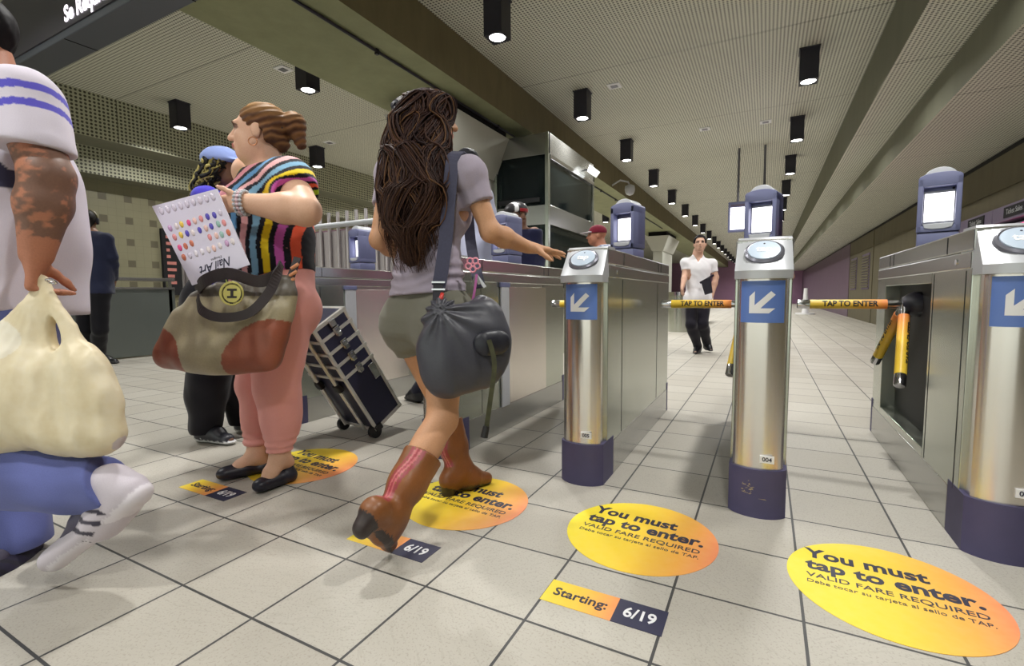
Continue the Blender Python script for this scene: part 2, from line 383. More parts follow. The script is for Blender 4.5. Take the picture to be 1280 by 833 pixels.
# ------------------------------------------------------------------ hanging sign, top left
t = thing('hanging_sign', 'large dark grey overhead sign with lit white lettering', 'sign', (-4.6, 1.83, 2.75))
MB().box((-6.6, 1.735, 2.75), (-2.5, 1.94, 3.3)).build('sign_box', M['signgrey'], t, .006)
MB().box((-6.55, 1.725, 2.80), (-2.55, 1.737, 3.27)).build('face_panel', M['signpanel'], t)
mb = MB()
for i in range(3): mb.box((-5.9+i*1.3, 1.738, 2.746), (-5.896+i*1.3, 1.938, 2.751))
mb.build('seam', M['void'], t)
text('lettering', 'Se Requieren', .15, M['litletter'], frame((1, 0, 0), (0, 0, 1), (0, -1, 0), (-4.53, 1.722, 2.885)), t, bold=.0045, align='LEFT')
for x in (-5.72, -2.9): MB().box((x-.035, 1.80, 3.3), (x+.035, 1.87, ZC)).build('hanger_post', M['black'], t)
# ------------------------------------------------------------------ hanging display
t = thing('hanging_display', 'lit information display hanging on two thin rods', 'display', (-.3, 10.5, 2.05))
MB().box((-.71, 10.46, 2.05), (.14, 10.58, 2.63)).build('display_case', M['head'], t, .01)
MB().box((-.67, 10.452, 2.10), (-.31, 10.462, 2.52)).build('screen', M['screen'], t); MB().box((-.26, 10.452, 2.10), (.10, 10.462, 2.52)).build('screen', M['screen'], t)
mb = MB().box((-.66, 10.45, 2.54), (-.33, 10.46, 2.58)); mb.box((-.25, 10.45, 2.54), (.09, 10.46, 2.58)); mb.build('title_bar', M['purple'], t)
for x in (-.546, -.096): MB().tube([(x, 10.52, 2.62), (x, 10.52, ZC)], .022, 10).build('rod', M['padring'], t)
# ------------------------------------------------------------------ attendant kiosk under the beam
t = thing('attendant_kiosk', 'steel framed glazed attendant kiosk standing under the concrete beam', 'kiosk', (-2.8, 7, 0))
kx0, kx1, ky0, ky1 = -3.44, -2.6, 6.0, 7.93
for (x, y) in ((kx1-.05, ky0), (kx1-.05, ky1-.06), (kx0, ky0), (kx0, ky1-.06)): MB().box((x, y, 0), (x+.05, y+.06, 3.0)).build('post', M['steel'], t, .004)
MB().box((kx0, ky0+.01, 2.72), (kx1, ky1, 3.0)).build('roof_fascia', M['steelh'], t, .004)
MB().box((kx1-.055, ky0+.06, 2.66), (kx1+.012, ky1-.06, 2.72)).build('light_rail', M['chrome'], t, .004)
MB().box((kx0+.05, ky0+.01, 1.80), (kx1-.05, ky0+.05, 2.06)).build('front_sill', M['steelh'], t, .003)
MB().box((kx1-.05, ky0+.06, 1.80), (kx1-.002, ky1-.06, 2.06)).build('side_sill', M['steelh'], t, .003)
MB().box((kx0+.05, ky0+.03, 2.06), (kx1-.05, ky0+.04, 2.72)).build('window_pane', M['glass'], t); MB().box((kx1-.03, ky0+.06, 2.06), (kx1-.02, ky1-.06, 2.66)).build('window_pane', M['glass'], t)
MB().box((kx0+.05, ky0+.03, .95), (kx1-.05, ky0+.04, 1.8)).build('window_pane', M['glass'], t); MB().box((kx1-.03, ky0+.06, .95), (kx1-.02, ky1-.06, 1.8)).build('window_pane', M['glass'], t)
MB().box((kx0+.05, ky0+.01, 0), (kx1-.05, ky0+.05, .95)).build('front_panel', M['steel'], t); MB().box((kx1-.05, ky0+.06, 0), (kx1-.002, ky1-.06, .95)).build('side_panel', M['steel'], t)
MB().box((kx0+.02, ky1-.1, 0), (kx1-.08, ky1-.06, 2.7)).build('back_wall', M['dark'], t); MB().box((kx0+.1, ky0+.06, 2.1), (kx0+.14, ky1-.1, 2.7)).build('cupboard', M['panelgrey'], t)
MB().box((kx0+.2, ky0+.1, 2.12), (kx1-.2, ky0+.5, 2.62)).build('roller_blind', M['dark'], t, .01)
MB().box((kx1-.75, ky0-.02, 2.10), (kx1-.12, ky0+.02, 2.16)).build('counter_edge', M['dark'], t, .004)
MB().hexa([(kx1+.06, 7.38, 2.78), (kx1+.13, 7.38, 2.72), (kx1+.13, 7.62, 2.72), (kx1+.06, 7.62, 2.78), (kx1+.10, 7.38, 2.88), (kx1+.20, 7.38, 2.80), (kx1+.20, 7.62, 2.80), (kx1+.10, 7.62, 2.88)]).build('flood_lamp', glow('flood_glass', (230, 235, 230), .9), t, .004)
MB().tube([(kx1-.02, 7.5, 2.84), (kx1+.1, 7.5, 2.82)], .012).build('flood_bracket', M['black'], t)
# security camera on the beam
t = thing('security_camera', 'small dome security camera on a curved arm on the concrete beam', 'camera', (-3.0, 9.4, 3.2))
p = at(808, 240, 9.6); bx = -3.0
yc = 10.6
MB().tube([(-3.02, yc-.2, 3.2), (-2.85, yc-.15, 3.3), (-2.72, yc, 3.28), (-2.68, yc, 3.2)], .018).build('camera_arm', M['headlt'], t, smooth=True)
mb = MB(); mb.loft([[(-2.68+math.cos(a*PI/8)*r, yc+math.sin(a*PI/8)*r, z) for a in range(16)] for r, z in ((.03, 3.22), (.10, 3.19), (.11, 3.12), (.10, 3.06), (.07, 3.01), (.02, 2.99))]); mb.build('dome', M['headlt'], t, smooth=True)
# ------------------------------------------------------------------ fences on the left
t = thing('picket_fence', 'pale steel picket fence closing the hall behind the gates', 'fence', (-6, 4.2, 0))
mb = MB(); n = 29
for i in range(n):
    x = -7.85+i*.15; MB().tube([(x, 4.2, 0), (x, 4.2, 1.86)], .020, 8).build('picket', M['fence'], t)
MB().tube([(-7.9, 4.16, 1.70), (-3.62, 4.16, 1.70)], .032, 12).build('top_rail', M['headlt'], t)
mb = MB()
for i in range(35):
    x = -7.88+i*.122; mb.box((x, 4.225, .1), (x+.112, 4.24, 1.64))
mb.build('slat_panel', M['fence'], t)
MB().box((-7.9, 4.24, .08), (-3.62, 4.26, 1.66)).build('backing_panel', plain('mauve_backing', (150, 118, 132), .6, var=.15, nscale=2), t)
t = thing('barrier_panel', 'low grey metal barrier panel with a rail beside the man in navy', 'barrier', (-7.6, 3.2, 0))
MB().box((-8.06, 1.2, .02), (-8.00, 4.14, .98)).build('panel', M['panelgrey'], t, .004); MB().box((-8.08, 1.2, 1.10), (-7.98, 4.14, 1.15)).build('top_rail', M['steelh'], t, .006); MB().box((-8.07, 1.2, .98), (-7.99, 4.14, 1.01)).build('edge_strip', M['steelh'], t, .003)
for y in (1.25, 2.7, 4.05): MB().box((-8.05, y, 0), (-8.00, y+.05, 1.12)).build('post', M['steel'], t, .003)
t = thing('poster_case', 'narrow black poster case with coloured print on the tiled wall', 'poster case', (-9.0, 4.7, 1))
MB().box((-9.05, 4.50, .9), (-8.99, 4.86, 2.02)).build('case', M['void'], t, .004)
mb = MB(); random.seed(3)
for k in range(9): mb.box((-8.99, 4.56, .98+k*.11), (-8.985, 4.56+random.uniform(.05, .2), 1.03+k*.11))
mb.build('printed_pattern', plain('red_white_print', (190, 120, 112), .5, var=.3, nscale=9), t)
# ------------------------------------------------------------------ ticket machines along the right wall
tvm = None
for k, y in enumerate((6.3, 7.42, 8.54, 9.66)):
    lb = ['nearest ticket machine on the right wall, at the frame edge', 'ticket machine on the right wall with a pink lit panel', 'ticket machine on the right wall, third from the frame edge', 'farthest of the ticket machines on the right wall'][k]
    if tvm is None:
        tvm = thing('ticket_machine', lb, 'ticket machine', (2.5, y, 0), 'ticket machines along the right wall')
        MB().box((2.45, y-.5, 0), (2.598, y+.5, 1.62)).build('cabinet', M['purple'], tvm, .01)
        MB().box((2.40, y-.555, 1.66), (2.598, y+.555, 1.84)).build('header', M['purple'], tvm, .008)
        MB().box((2.392, y-.32, 1.69), (2.402, y+.22, 1.81)).build('header_label', M['void'], tvm)
        MB().box((2.44, y-.42, 1.44), (2.452, y+.3, 1.6)).build('lit_panel', M['pink'], tvm); MB().box((2.44, y-.3, .95), (2.452, y+.2, 1.35)).build('touch_screen', M['dark'], tvm)
        text('lettering', 'Ticket Sales', .085, M['padgrey'], frame((0, -1, 0), (0, 0, 1), (-1, 0, 0), (2.39, y-.05, 1.75)), tvm)
        base = tvm
    else:
        c = copy_tree(base); c.location = (2.5, y, 0); c['label'] = lb
# louvres in the far right wall and small things down the hall
for k, (y0, y1) in enumerate(((19.2, 20.4), (17.0, 18.2))):
    t = thing('wall_louvre', ['farther brown louvre panel in the right wall', 'nearer brown louvre panel in the right wall'][k], 'louvre', (2.58, y0, 1), 'louvre panels in the right wall')
    MB().box((2.57, y0, .95), (2.6, y1, 2.0)).build('louvre_frame', M['purple'], t, .005)
    mb = MB()
    for z in range(12): mb.hexa([(2.55, y0+.05, 1.0+z*.08), (2.57, y0+.05, 1.0+z*.08), (2.57, y1-.05, 1.0+z*.08), (2.55, y1-.05, 1.0+z*.08), (2.56, y0+.05, 1.05+z*.08), (2.57, y0+.05, 1.06+z*.08), (2.57, y1-.05, 1.06+z*.08), (2.56, y1-.05, 1.05+z*.08)])
    mb.build('louvre_slats', M['wallr'], t)
t = thing('floor_bollard', 'small white post on a round foot standing far down the hall', 'bollard', (1.4, 22.7, 0))
MB().tube([(1.4, 22.7, .02), (1.4, 22.7, 1.05)], [.12, .07], 16).build('post', M['white'], t, smooth='auto'); MB().disc((1.4, 22.7, 0), .34, (0, 0, 1), .05).build('foot', M['white'], t)
t = thing('litter_bin', 'round steel litter bin standing behind the man in the white T-shirt', 'bin', (-1.75, 11.5, 0))
MB().tube([(-1.75, 11.5, 0), (-1.75, 11.5, .82)], .24, 24).build('bin_body', M['steel'], t, smooth='auto'); MB().tube([(-1.75, 11.5, .82), (-1.75, 11.5, .9)], .25, 24).build('bin_rim', M['chrome'], t, smooth='auto')
t = thing('escalator_balustrade', 'low pale balustrade with a dark plinth beyond the man in the white T-shirt', 'balustrade', (-2.2, 14, 0))
MB().box((-2.7, 13, .0), (-1.6, 16, .28)).build('plinth', M['void'], t, .01)
MB().hexa([(-1.66, 13, .3), (-1.58, 13, .3), (-1.58, 16.5, .3), (-1.66, 16.5, .3), (-1.66, 13, .55), (-1.58, 13, .55), (-1.58, 16.5, .9), (-1.66, 16.5, .9)]).build('glass_side', M['headlt'], t)
MB().tube([(-1.62, 12.9, .58), (-1.62, 16.6, .93)], .035).build('handrail', M['chrome'], t)
# ================================================================== fare gates (built at the origin: front face at y=0, centre x=0)
def gate_parts():
    t = thing('fare_gate', '', 'fare gate', (0, 0, 0), 'row of fare gates')
    hw = .098; L = 1.6
    # body with the recess for the turnstile on its left side (y .52-1.36, z .2-.89)
    mb = MB()
    mb.box((-hw+.07, .10, .13), (hw, L, .93)); mb.box((-hw, .10, .13), (-hw+.07, .53, .93)); mb.box((-hw, 1.38, .13), (-hw+.07, L, .93)); mb.box((-hw, .53, .13), (-hw+.07, 1.38, .20)); mb.box((-hw, .53, .885), (-hw+.07, 1.38, .93))
    mb.build('cabinet', M['steel'], t, .003)
    MB().box((-hw+.066, .53, .2), (-hw+.074, 1.38, .885)).build('recess_lining', M['dark'], t)
    MB().box((-hw-.002, .20, 0), (hw+.002, L-.02, .165)).build('kick_plate', M['steelh'], t, .003)
    MB().box((-hw-.003, L-.03, 0), (hw+.003, L+.012, .21)).build('rear_bumper', M['bumper'], t, .006)
    mb = MB().box((-hw-.001, .11, .925), (hw+.001, L+.005, .985)); mb.box((-hw, .10, .985), (hw, L, 1.058)); mb.build('top_housing', M['steelh'], t, .006)
    mb = MB()
    for y in (.36, 1.22, 1.30): mb.box((-hw-.0015, y, .99), (hw+.0015, y+.003, 1.05))
    for y in (.34, 1.2): mb.box((hw-.001, y, .17), (hw+.0012, y+.003, .92))
    for y in (.15, .5): mb.box((-hw-.0012, y, .17), (-hw+.001, y+.003, .92))
    mb.build('panel_seams', M['void'], t)
    for s in (-1, 1): MB().disc((s*hw, .25, .955), .010, (s, 0, 0), .004, 16).build('key_lock', M['chrome'], t)
    # front column: bowed polished steel
    def bow(w, y0, d, z, n=14): return [(w*math.sin(a), y0-d*math.cos(a)*1., z) for a in [(-1+2*i/n)*1.15 for i in range(n+1)]]
    def col(w, y0, d, z0, z1, back):
        s_ = math.sin(1.15); A = [(x/s_, y, z0) for x, y, _ in bow(w, y0, d, z0)]
        return MB().loft([A+[(w, back, z0), (-w, back, z0)], [(x, y, z1) for x, y, _ in A]+[(w, back, z1), (-w, back, z1)]])
    col(.086, .060, .058, .18, .91, .12).build('front_column', M['polish'], t, smooth='auto')
    col(.099, .075, .085, 0, .187, .2).build('front_bumper', M['bumper'], t, smooth='auto')
    c = col(.0835, .0588, .0588, .742, .897, .06); o = c.build('direction_sticker', M['bluestick'], t, smooth='auto')
    # arrow pointing down and left, on the sticker
    ar = [((x-457)/415*.155, .8195+(367-z)/405*.155) for x, z in ((340, 478), (515, 478), (570, 430), (440, 430), (570, 300), (530, 265), (388, 400), (388, 265), (340, 315))]
    ys = lambda x: .0588-.0588*math.cos(math.asin(max(-1, min(1, x/.0835*math.sin(1.15)))))-.0008
    bm = bmesh.new(); bm.faces.new([bm.verts.new((x, 0, z)) for x, z in ar]).normal_update(); bmesh.ops.triangulate(bm, faces=bm.faces[:])
    for k in range(-7, 8): bmesh.ops.bisect_plane(bm, geom=bm.verts[:]+bm.edges[:]+bm.faces[:], plane_co=(k*.0065+.001, 0, 0), plane_no=(1, 0, 0))
    for v in bm.verts: v.co.y = ys(v.co.x)
    me = bpy.data.meshes.new('arrow'); bm.to_mesh(me); bm.free(); me.materials.append(M['white']); o2 = bpy.data.objects.new('arrow', me); C.objects.link(o2); o2.parent = t
    sm = o2.modifiers.new('thickness', 'SOLIDIFY'); sm.thickness = .0006; sm.offset = 0
    # sloping reader pad
    lip = .905; n = 10
    def ring(z, grow, yb): return [(x*grow, y, z) for x, y in [(.097*math.sin(a)/math.sin(1.1), .06-.088*math.cos(a)*(1 if True else 0)) for a in [(-1+2*i/n)*1.1 for i in range(n+1)]]]
    base = ring(lip, 1, 0); top = [(x*.9, y+.115*(1-0), 0) for x, y, _ in base]
    P0 = [(x, y, lip) for x, y, _ in base]+[(.098, .22, lip), (-.098, .22, lip)]
    P1 = [(x, y, .935) for x, y, _ in base]+[(.098, .22, .935), (-.098, .22, .935)]
    P2 = [(x*.93, .015+(y+.03)*.25, .947) for x, y, _ in base]+[(.09, .21, 1.07), (-.09, .21, 1.07)]
    mb = MB(); mb.loft([P0, P1], cap=True)
    # slanted face from the lip up to the back edge
    lipf = [(x, y, .935) for x, y, _ in base]
    k = len(lipf); vs = lipf+[(-.092+.184*i/(k-1), .115, 1.066) for i in range(k)]
    mb.add(vs, [(i, i+1, k+i+1, k+i) for i in range(k-1)])
    mb.add([(.097, lipf[-1][1], .935), (.098, .22, .935), (.094, .22, 1.066), (.092, .115, 1.066)], [(0, 1, 2, 3)]); mb.add([(-.097, lipf[0][1], .935), (-.098, .22, .935), (-.094, .22, 1.066), (-.092, .115, 1.066)], [(3, 2, 1, 0)])
    mb.add([(-.092, .115, 1.066), (.092, .115, 1.066), (.094, .22, 1.066), (-.094, .22, 1.066)], [(0, 1, 2, 3)])
    mb.build('reader_housing', M['padgrey'], t, smooth='auto')
    nrm = Vector((0, -.131, .140)).normalized(); up = Vector((0, .140, .131)).normalized(); cen = Vector((0, .052, 1.001))
    def oval(rx, ry, o_): return [cen+nrm*o_+Vector((1, 0, 0))*rx*math.cos(a)+up*ry*math.sin(a) for a in [i*2*PI/40 for i in range(40)]]
    MB().loft([oval(.068, .066, -.006), oval(.067, .065, .010), oval(.060, .058, .015), oval(.055, .053, .013)]).build('pad_ring', M['padring'], t, smooth='auto')
    MB().loft([oval(.056, .054, .008), oval(.054, .052, .0165), oval(.045, .043, .018)]).build('pad_disc', M['paddisc'], t, smooth='auto')
    text('lettering', 'tap', .042, M['white'], frame((1, 0, 0), up, nrm, cen+nrm*.0185+up*.002), None, bold=.0012).parent = t
    MB().disc(cen+nrm*.0175+up*.034, .0035, nrm, .001, 12).build('sensor_dot', M['ink'], t, world=False)
    # display head, turned a little to its own lane
    h = bpy.data.objects.new('display_head', None); C.objects.link(h); h.parent = t; h.location = (-.012, .86, 1.055); h.rotation_euler = (0, 0, math.radians(-13))
    w, dp = .074, .075
    prof = lambda z0, z1, ww, dd: MB().box((-ww, -dd, z0), (ww, dd, z1))
    def hp(mb, name, mat, **kw): o = mb.build(name, mat, None, **kw); o.parent = h; return o
    hp(prof(-.005, .06, w*.97, dp*.95), 'head_neck', M['head'], bevel=.008, smooth='auto')
    mb = MB()                              # hood: side cheeks, arched top and back around the recessed screen
    mb.box((-w, -dp, .062), (-w+.020, dp, .30)); mb.box((w-.020, -dp, .062), (w, dp, .30)); mb.box((-w, -.02, .062), (w, dp, .30)); mb.box((-w, -dp, .062), (w, dp, .092))
    arch = [(-w, .262), (w, .262)]+[(w*math.cos(a*PI/12), .30+.022*math.sin(a*PI/12)) for a in range(13)]
    mb.prism(arch, -dp, dp, 1)
    hp(mb, 'head_shell', M['head'], bevel=.004, smooth='auto')
    arch2 = [(w*.78*math.cos(a*PI/14), .300+.046*math.sin(a*PI/14)) for a in range(15)]
    hp(MB().prism(arch2, -dp*.8, dp*.9, 1), 'signal_lamp', M['headlt'], bevel=.004, smooth='auto')
    hp(MB().box((-.050, -.024, .112), (.050, -.019, .238)), 'screen', M['screen'])
    mb = MB().box((-.056, -.028, .103), (-.050, -.018, .247)); mb.box((.050, -.028, .103), (.056, -.018, .247)); mb.box((-.056, -.028, .103), (.056, -.018, .112)); mb.box((-.056, -.028, .238), (.056, -.018, .247)); hp(mb, 'bezel', M['padring'])
    hp(MB().prism([(-.052, .098), (.052, .098), (.046, .080), (.02, .074), (-.02, .074), (-.046, .080)], -dp-.004, -.03, 1), 'card_slot', M['headlt'], bevel=.002)
    hp(MB().disc((w-.028, -.026, .252), .005, (0, -1, 0), .003, 12), 'indicator', M['void'])
    return t
def tripod(t):
    hub = Vector((-.075, .985, .792))
    mb = MB(); mb.loft([[hub+Vector((.03, 0, 0))*k+Vector((0, math.cos(a), math.sin(a)))*r for a in [i*2*PI/20 for i in range(20)]] for k, r in ((2.2, .062), (.6, .062), (-.2, .05), (-.9, .03))])
    mb.build('turnstile_hub', M['black'], t, smooth='auto', world=False)
    hl = hub+Vector((-.015, 0, 0))
    made = []
    for d in ((-1, 0, 0), (-.12, .68, -.72), (-.12, -.58, -.80)):
        d = Vector(d).normalized(); a = bpy.data.objects.new('turnstile_arm', None)
        L = .455
        arm = MB().tube([(-.0, 0, 0), (-.39, 0, 0), (-.3955, 0, 0), (-L+.004, 0, 0), (-L, 0, 0)], [.020, .020, .0235, .0235, .019], 16)
        o = arm.build('turnstile_arm', M['chrome'], None, smooth='auto'); o.parent = t
        s = MB().tube([(-.07, 0, 0), (-.396, 0, 0)], .0238, 20).build('sleeve', M['armgrad'], None, smooth='auto'); s.parent = o
        z = Vector((0, 0, 1)) if abs(d.z) < .9 else Vector((0, 1, 0))
        xa = -d; ya = z.cross(xa).normalized(); za = xa.cross(ya)
        # printed words wrap the front of the sleeve
        me = text_mesh('TAP TO ENTER', .046, depth=.0003, bold=.0016); bt = bmesh.new(); bt.from_mesh(me)
        for q in range(-6, 7): bmesh.ops.bisect_plane(bt, geom=bt.verts[:]+bt.edges[:]+bt.faces[:], plane_co=(0, q*.0032, 0), plane_no=(0, 1, 0))
        bt.to_mesh(me); bt.free(); n = len(me.vertices); co = np.empty(n*3); me.vertices.foreach_get('co', co); co = co.reshape(-1, 3)
        sx = .235/(co[:, 0].max()-co[:, 0].min()); r = .0244; th = co[:, 1]/r*.9+.12
        new = np.c_[co[:, 0]*sx-.225, -np.cos(th)*(r+co[:, 2]), np.sin(th)*(r+co[:, 2])]
        me.vertices.foreach_set('co', new.ravel()); me.materials.clear(); me.materials.append(M['blackink']); lt = bpy.data.objects.new('lettering', me); C.objects.link(lt); lt.parent = o
        o.matrix_local = frame(xa, ya, za, hl) if d.x < -.9 else frame(xa, ya, za, hl)
        made.append(o)
    return made
g0 = gate_parts(); tripod(g0)
GATES = [(.69, '003', 'stainless fare gate at the right frame edge, numbered 003'), (-.012, '004', 'stainless fare gate in the middle, numbered 004'), (-.72, '005', 'stainless fare gate numbered 005, in front of the reaching hand'),
         (-1.53, '', 'stainless fare gate behind the brunette in grey, facing the wide lane'), (-2.83, '', 'stainless fare gate behind the silver trimmed trolley case')]
gates = []
for i, (x, num, lb) in enumerate(GATES):
    g = g0 if i == 0 else copy_tree(g0); g.location = (x, 2.0, 0); g['label'] = lb; gates.append(g)
    if i >= 3:
        for ch in list(g.children):
            if ch.name.startswith(('turnstile_arm', 'turnstile_hub')):
                for k in list(ch.children): bpy.data.objects.remove(k)
                bpy.data.objects.remove(ch)
for g, (x, num, lb) in zip(gates, GATES):
    if num:
        pl = MB().box((.008, -.004, .216), (.056, .004, .243)).build('number_plate', M['white'], None); pl.parent = g
        tx = text('number', num, .022, M['ink'], frame((1, 0, 0), (0, 0, 1), (0, -1, 0), (.032, -.0046, .2295)), None, bold=.0004); tx.parent = pl
# scuff on the middle bumper
mb = MB(); random.seed(8)
for k in range(26):
    a = random.gauss(-.035, .012); z = random.gauss(.105, .014); l = random.uniform(.004, .018); 
    y = .075-.085*math.cos(math.asin(max(-1, min(1, a/.099*math.sin(1.15)))))-.0012
    mb.add([(a, y, z), (a+l, y+(.02*l if a > 0 else -.25*l), z+random.uniform(-.003, .003)), (a+l*.6, y-.12*l, z+.0035)], [(0, 1, 2)])
mb.add([(.005, -.0117, .078), (.035, -.0105, .076), (.03, -.0108, .0795)], [(0, 1, 2)])
sc = mb.build('scuff_mark', plain('pale_scuff', (166, 150, 120), .8), None); sc.parent = gates[1]
# sliding paddles of the two wide-lane gates
for g, s in ((gates[3], 1), (gates[4], 1)):
    p = MB().box((.099, .56, .16), (.112, .66, .90)).build('sliding_paddle', M['headlt'], None, bevel=.004); p.parent = g
    q = MB().box((.099, .55, .90), (.114, .67, .93)).build('paddle_cap', M['head'], None, bevel=.004); q.parent = p
    r = MB().box((.0985, .67, .165), (.1005, 1.25, .905)).build('slot_panel', M['polish'], None, bevel=.002); r.parent = g
# ================================================================== floor decals
def decal(x, y, lb):
    t = thing('floor_decal', lb, 'floor decal', (x, y, 0), 'yellow floor decals')
    MB().disc((0, 0, .0002), .257, (0, 0, 1), .0012, 72, sy=1.0).build('decal_disc', M['decal'], t, world=False)
    z = .0016; I = lambda yy, zz=z: frame((1, 0, 0), (0, 1, 0), (0, 0, 1), (0, yy, zz))
    a = [text('q', 'You must', .085, M['ink'], frame((1, 0, 0), (0, 1, 0), (0, 0, 1), (-.205, .115, z)), None, width=.315, bold=.0026, align='LEFT'),
         text('q', 'tap to enter.', .085, M['ink'], frame((1, 0, 0), (0, 1, 0), (0, 0, 1), (-.205, .040, z)), None, width=.415, bold=.0026, align='LEFT'),
         text('q', 'VALID FARE REQUIRED', .036, M['ink'], frame((1, 0, 0), (0, 1, 0), (0, 0, 1), (-.205, -.025, z)), None, width=.41, align='LEFT', bold=.0002),
         text('q', 'Debe tocar su tarjeta al sello de TAP.', .026, M['ink'], frame((1, 0, 0), (0, 1, 0), (0, 0, 1), (-.205, -.062, z)), None, width=.41, align='LEFT')]
    j = join('lettering', a); j.parent = t
    return t
def strip(x, y, lb):
    t = thing('date_strip', lb, 'floor sticker', (x, y, 0), 'date strips on the floor')
    MB().box((-.166, -.052, .0002), (.035, .052, .0013)).build('yellow_half', M['strip'], t, world=False); MB().box((.035, -.052, .0002), (.166, .052, .0013)).build('navy_half', M['navy'], t, world=False)
    z = .0016
    text('lettering', 'Starting:', .05, M['ink'], frame((1, 0, 0), (0, 1, 0), (0, 0, 1), (-.065, 0, z)), None, width=.155, bold=.0008).parent = t
    text('date', '6/19', .058, M['white'], frame((1, 0, 0), (0, 1, 0), (0, 0, 1), (.1, 0, z)), None, width=.085, bold=.0012).parent = t
    return t
d0 = decal(.338, 1.668, 'round yellow floor decal in front of gate 003, lowest in the frame')
d0.rotation_euler = (0, 0, -.055)
s0 = strip(.365, 1.212, 'date strip cut off by the bottom frame edge, below the nearest decal')
for (x, y, lb) in ((-.372, 1.668, 'round yellow floor decal in front of gate 004, fully uncovered'), (-1.08, 1.63, 'round yellow floor decal under the brown boot'), (-2.05, 1.62, 'round yellow floor decal half hidden by black flat shoes')):
    c = copy_tree(d0); c.location = (x, y, 0); c['label'] = lb; c.rotation_euler = (0, 0, -.055)
for (x, y, lb) in ((-.372, 1.226, 'date strip on the floor below the uncovered decal, fully readable'), (-1.115, 1.222, 'date strip on the floor partly covered by the raised brown boot'), (-2.15, 1.216, 'date strip on the floor in front of the black flat shoes')):
    c = copy_tree(s0); c.location = (x, y, 0); c['label'] = lb
# ================================================================== smooth solids for bodies and cloth
def nrm_(v): v = np.asarray(v, float); return v/(np.linalg.norm(v)+1e-12)
def cap(a, b, ra, rb=None, k=.02, col=0, flat=None, reg=''):
    return dict(t='cap', a=np.asarray(a, float), b=np.asarray(b, float), ra=ra, rb=ra if rb is None else rb, k=k, col=col, flat=flat, reg=reg)
def ell(c, r, ax=None, k=.02, col=0, sub=False, reg=''):
    return dict(t='ell', c=np.asarray(c, float), r=np.asarray(r, float), ax=np.eye(3) if ax is None else np.asarray(ax, float), k=k, col=col, sub=sub, reg=reg)
def grow(prims, off, col=None, regs=None, k=None):
    out = []
    for p in prims:
        if regs is not None and p['reg'] not in regs: continue
        if p.get('sub'): continue
        q = dict(p)
        if p['t'] == 'cap': q['ra'] = p['ra']+off; q['rb'] = p['rb']+off
        else: q['r'] = p['r']+off
        if col is not None: q['col'] = col
        if k is not None: q['k'] = k
        out.append(q)
    return out
def wr(P, f, seed=0, ax=(1, 1, 1)):       # soft folds
    r = np.random.RandomState(seed); o = 0
    for i in range(5):
        v = r.normal(size=3)*np.array(ax); ph = r.uniform(0, 6.28); s = f*(.7+.35*i)
        w = r.normal(size=3); o = o+np.sin(P@(v*s)+ph+1.2*np.sin(P@(w*s*.6)+ph*2))/(1+.5*i)
    return o/3
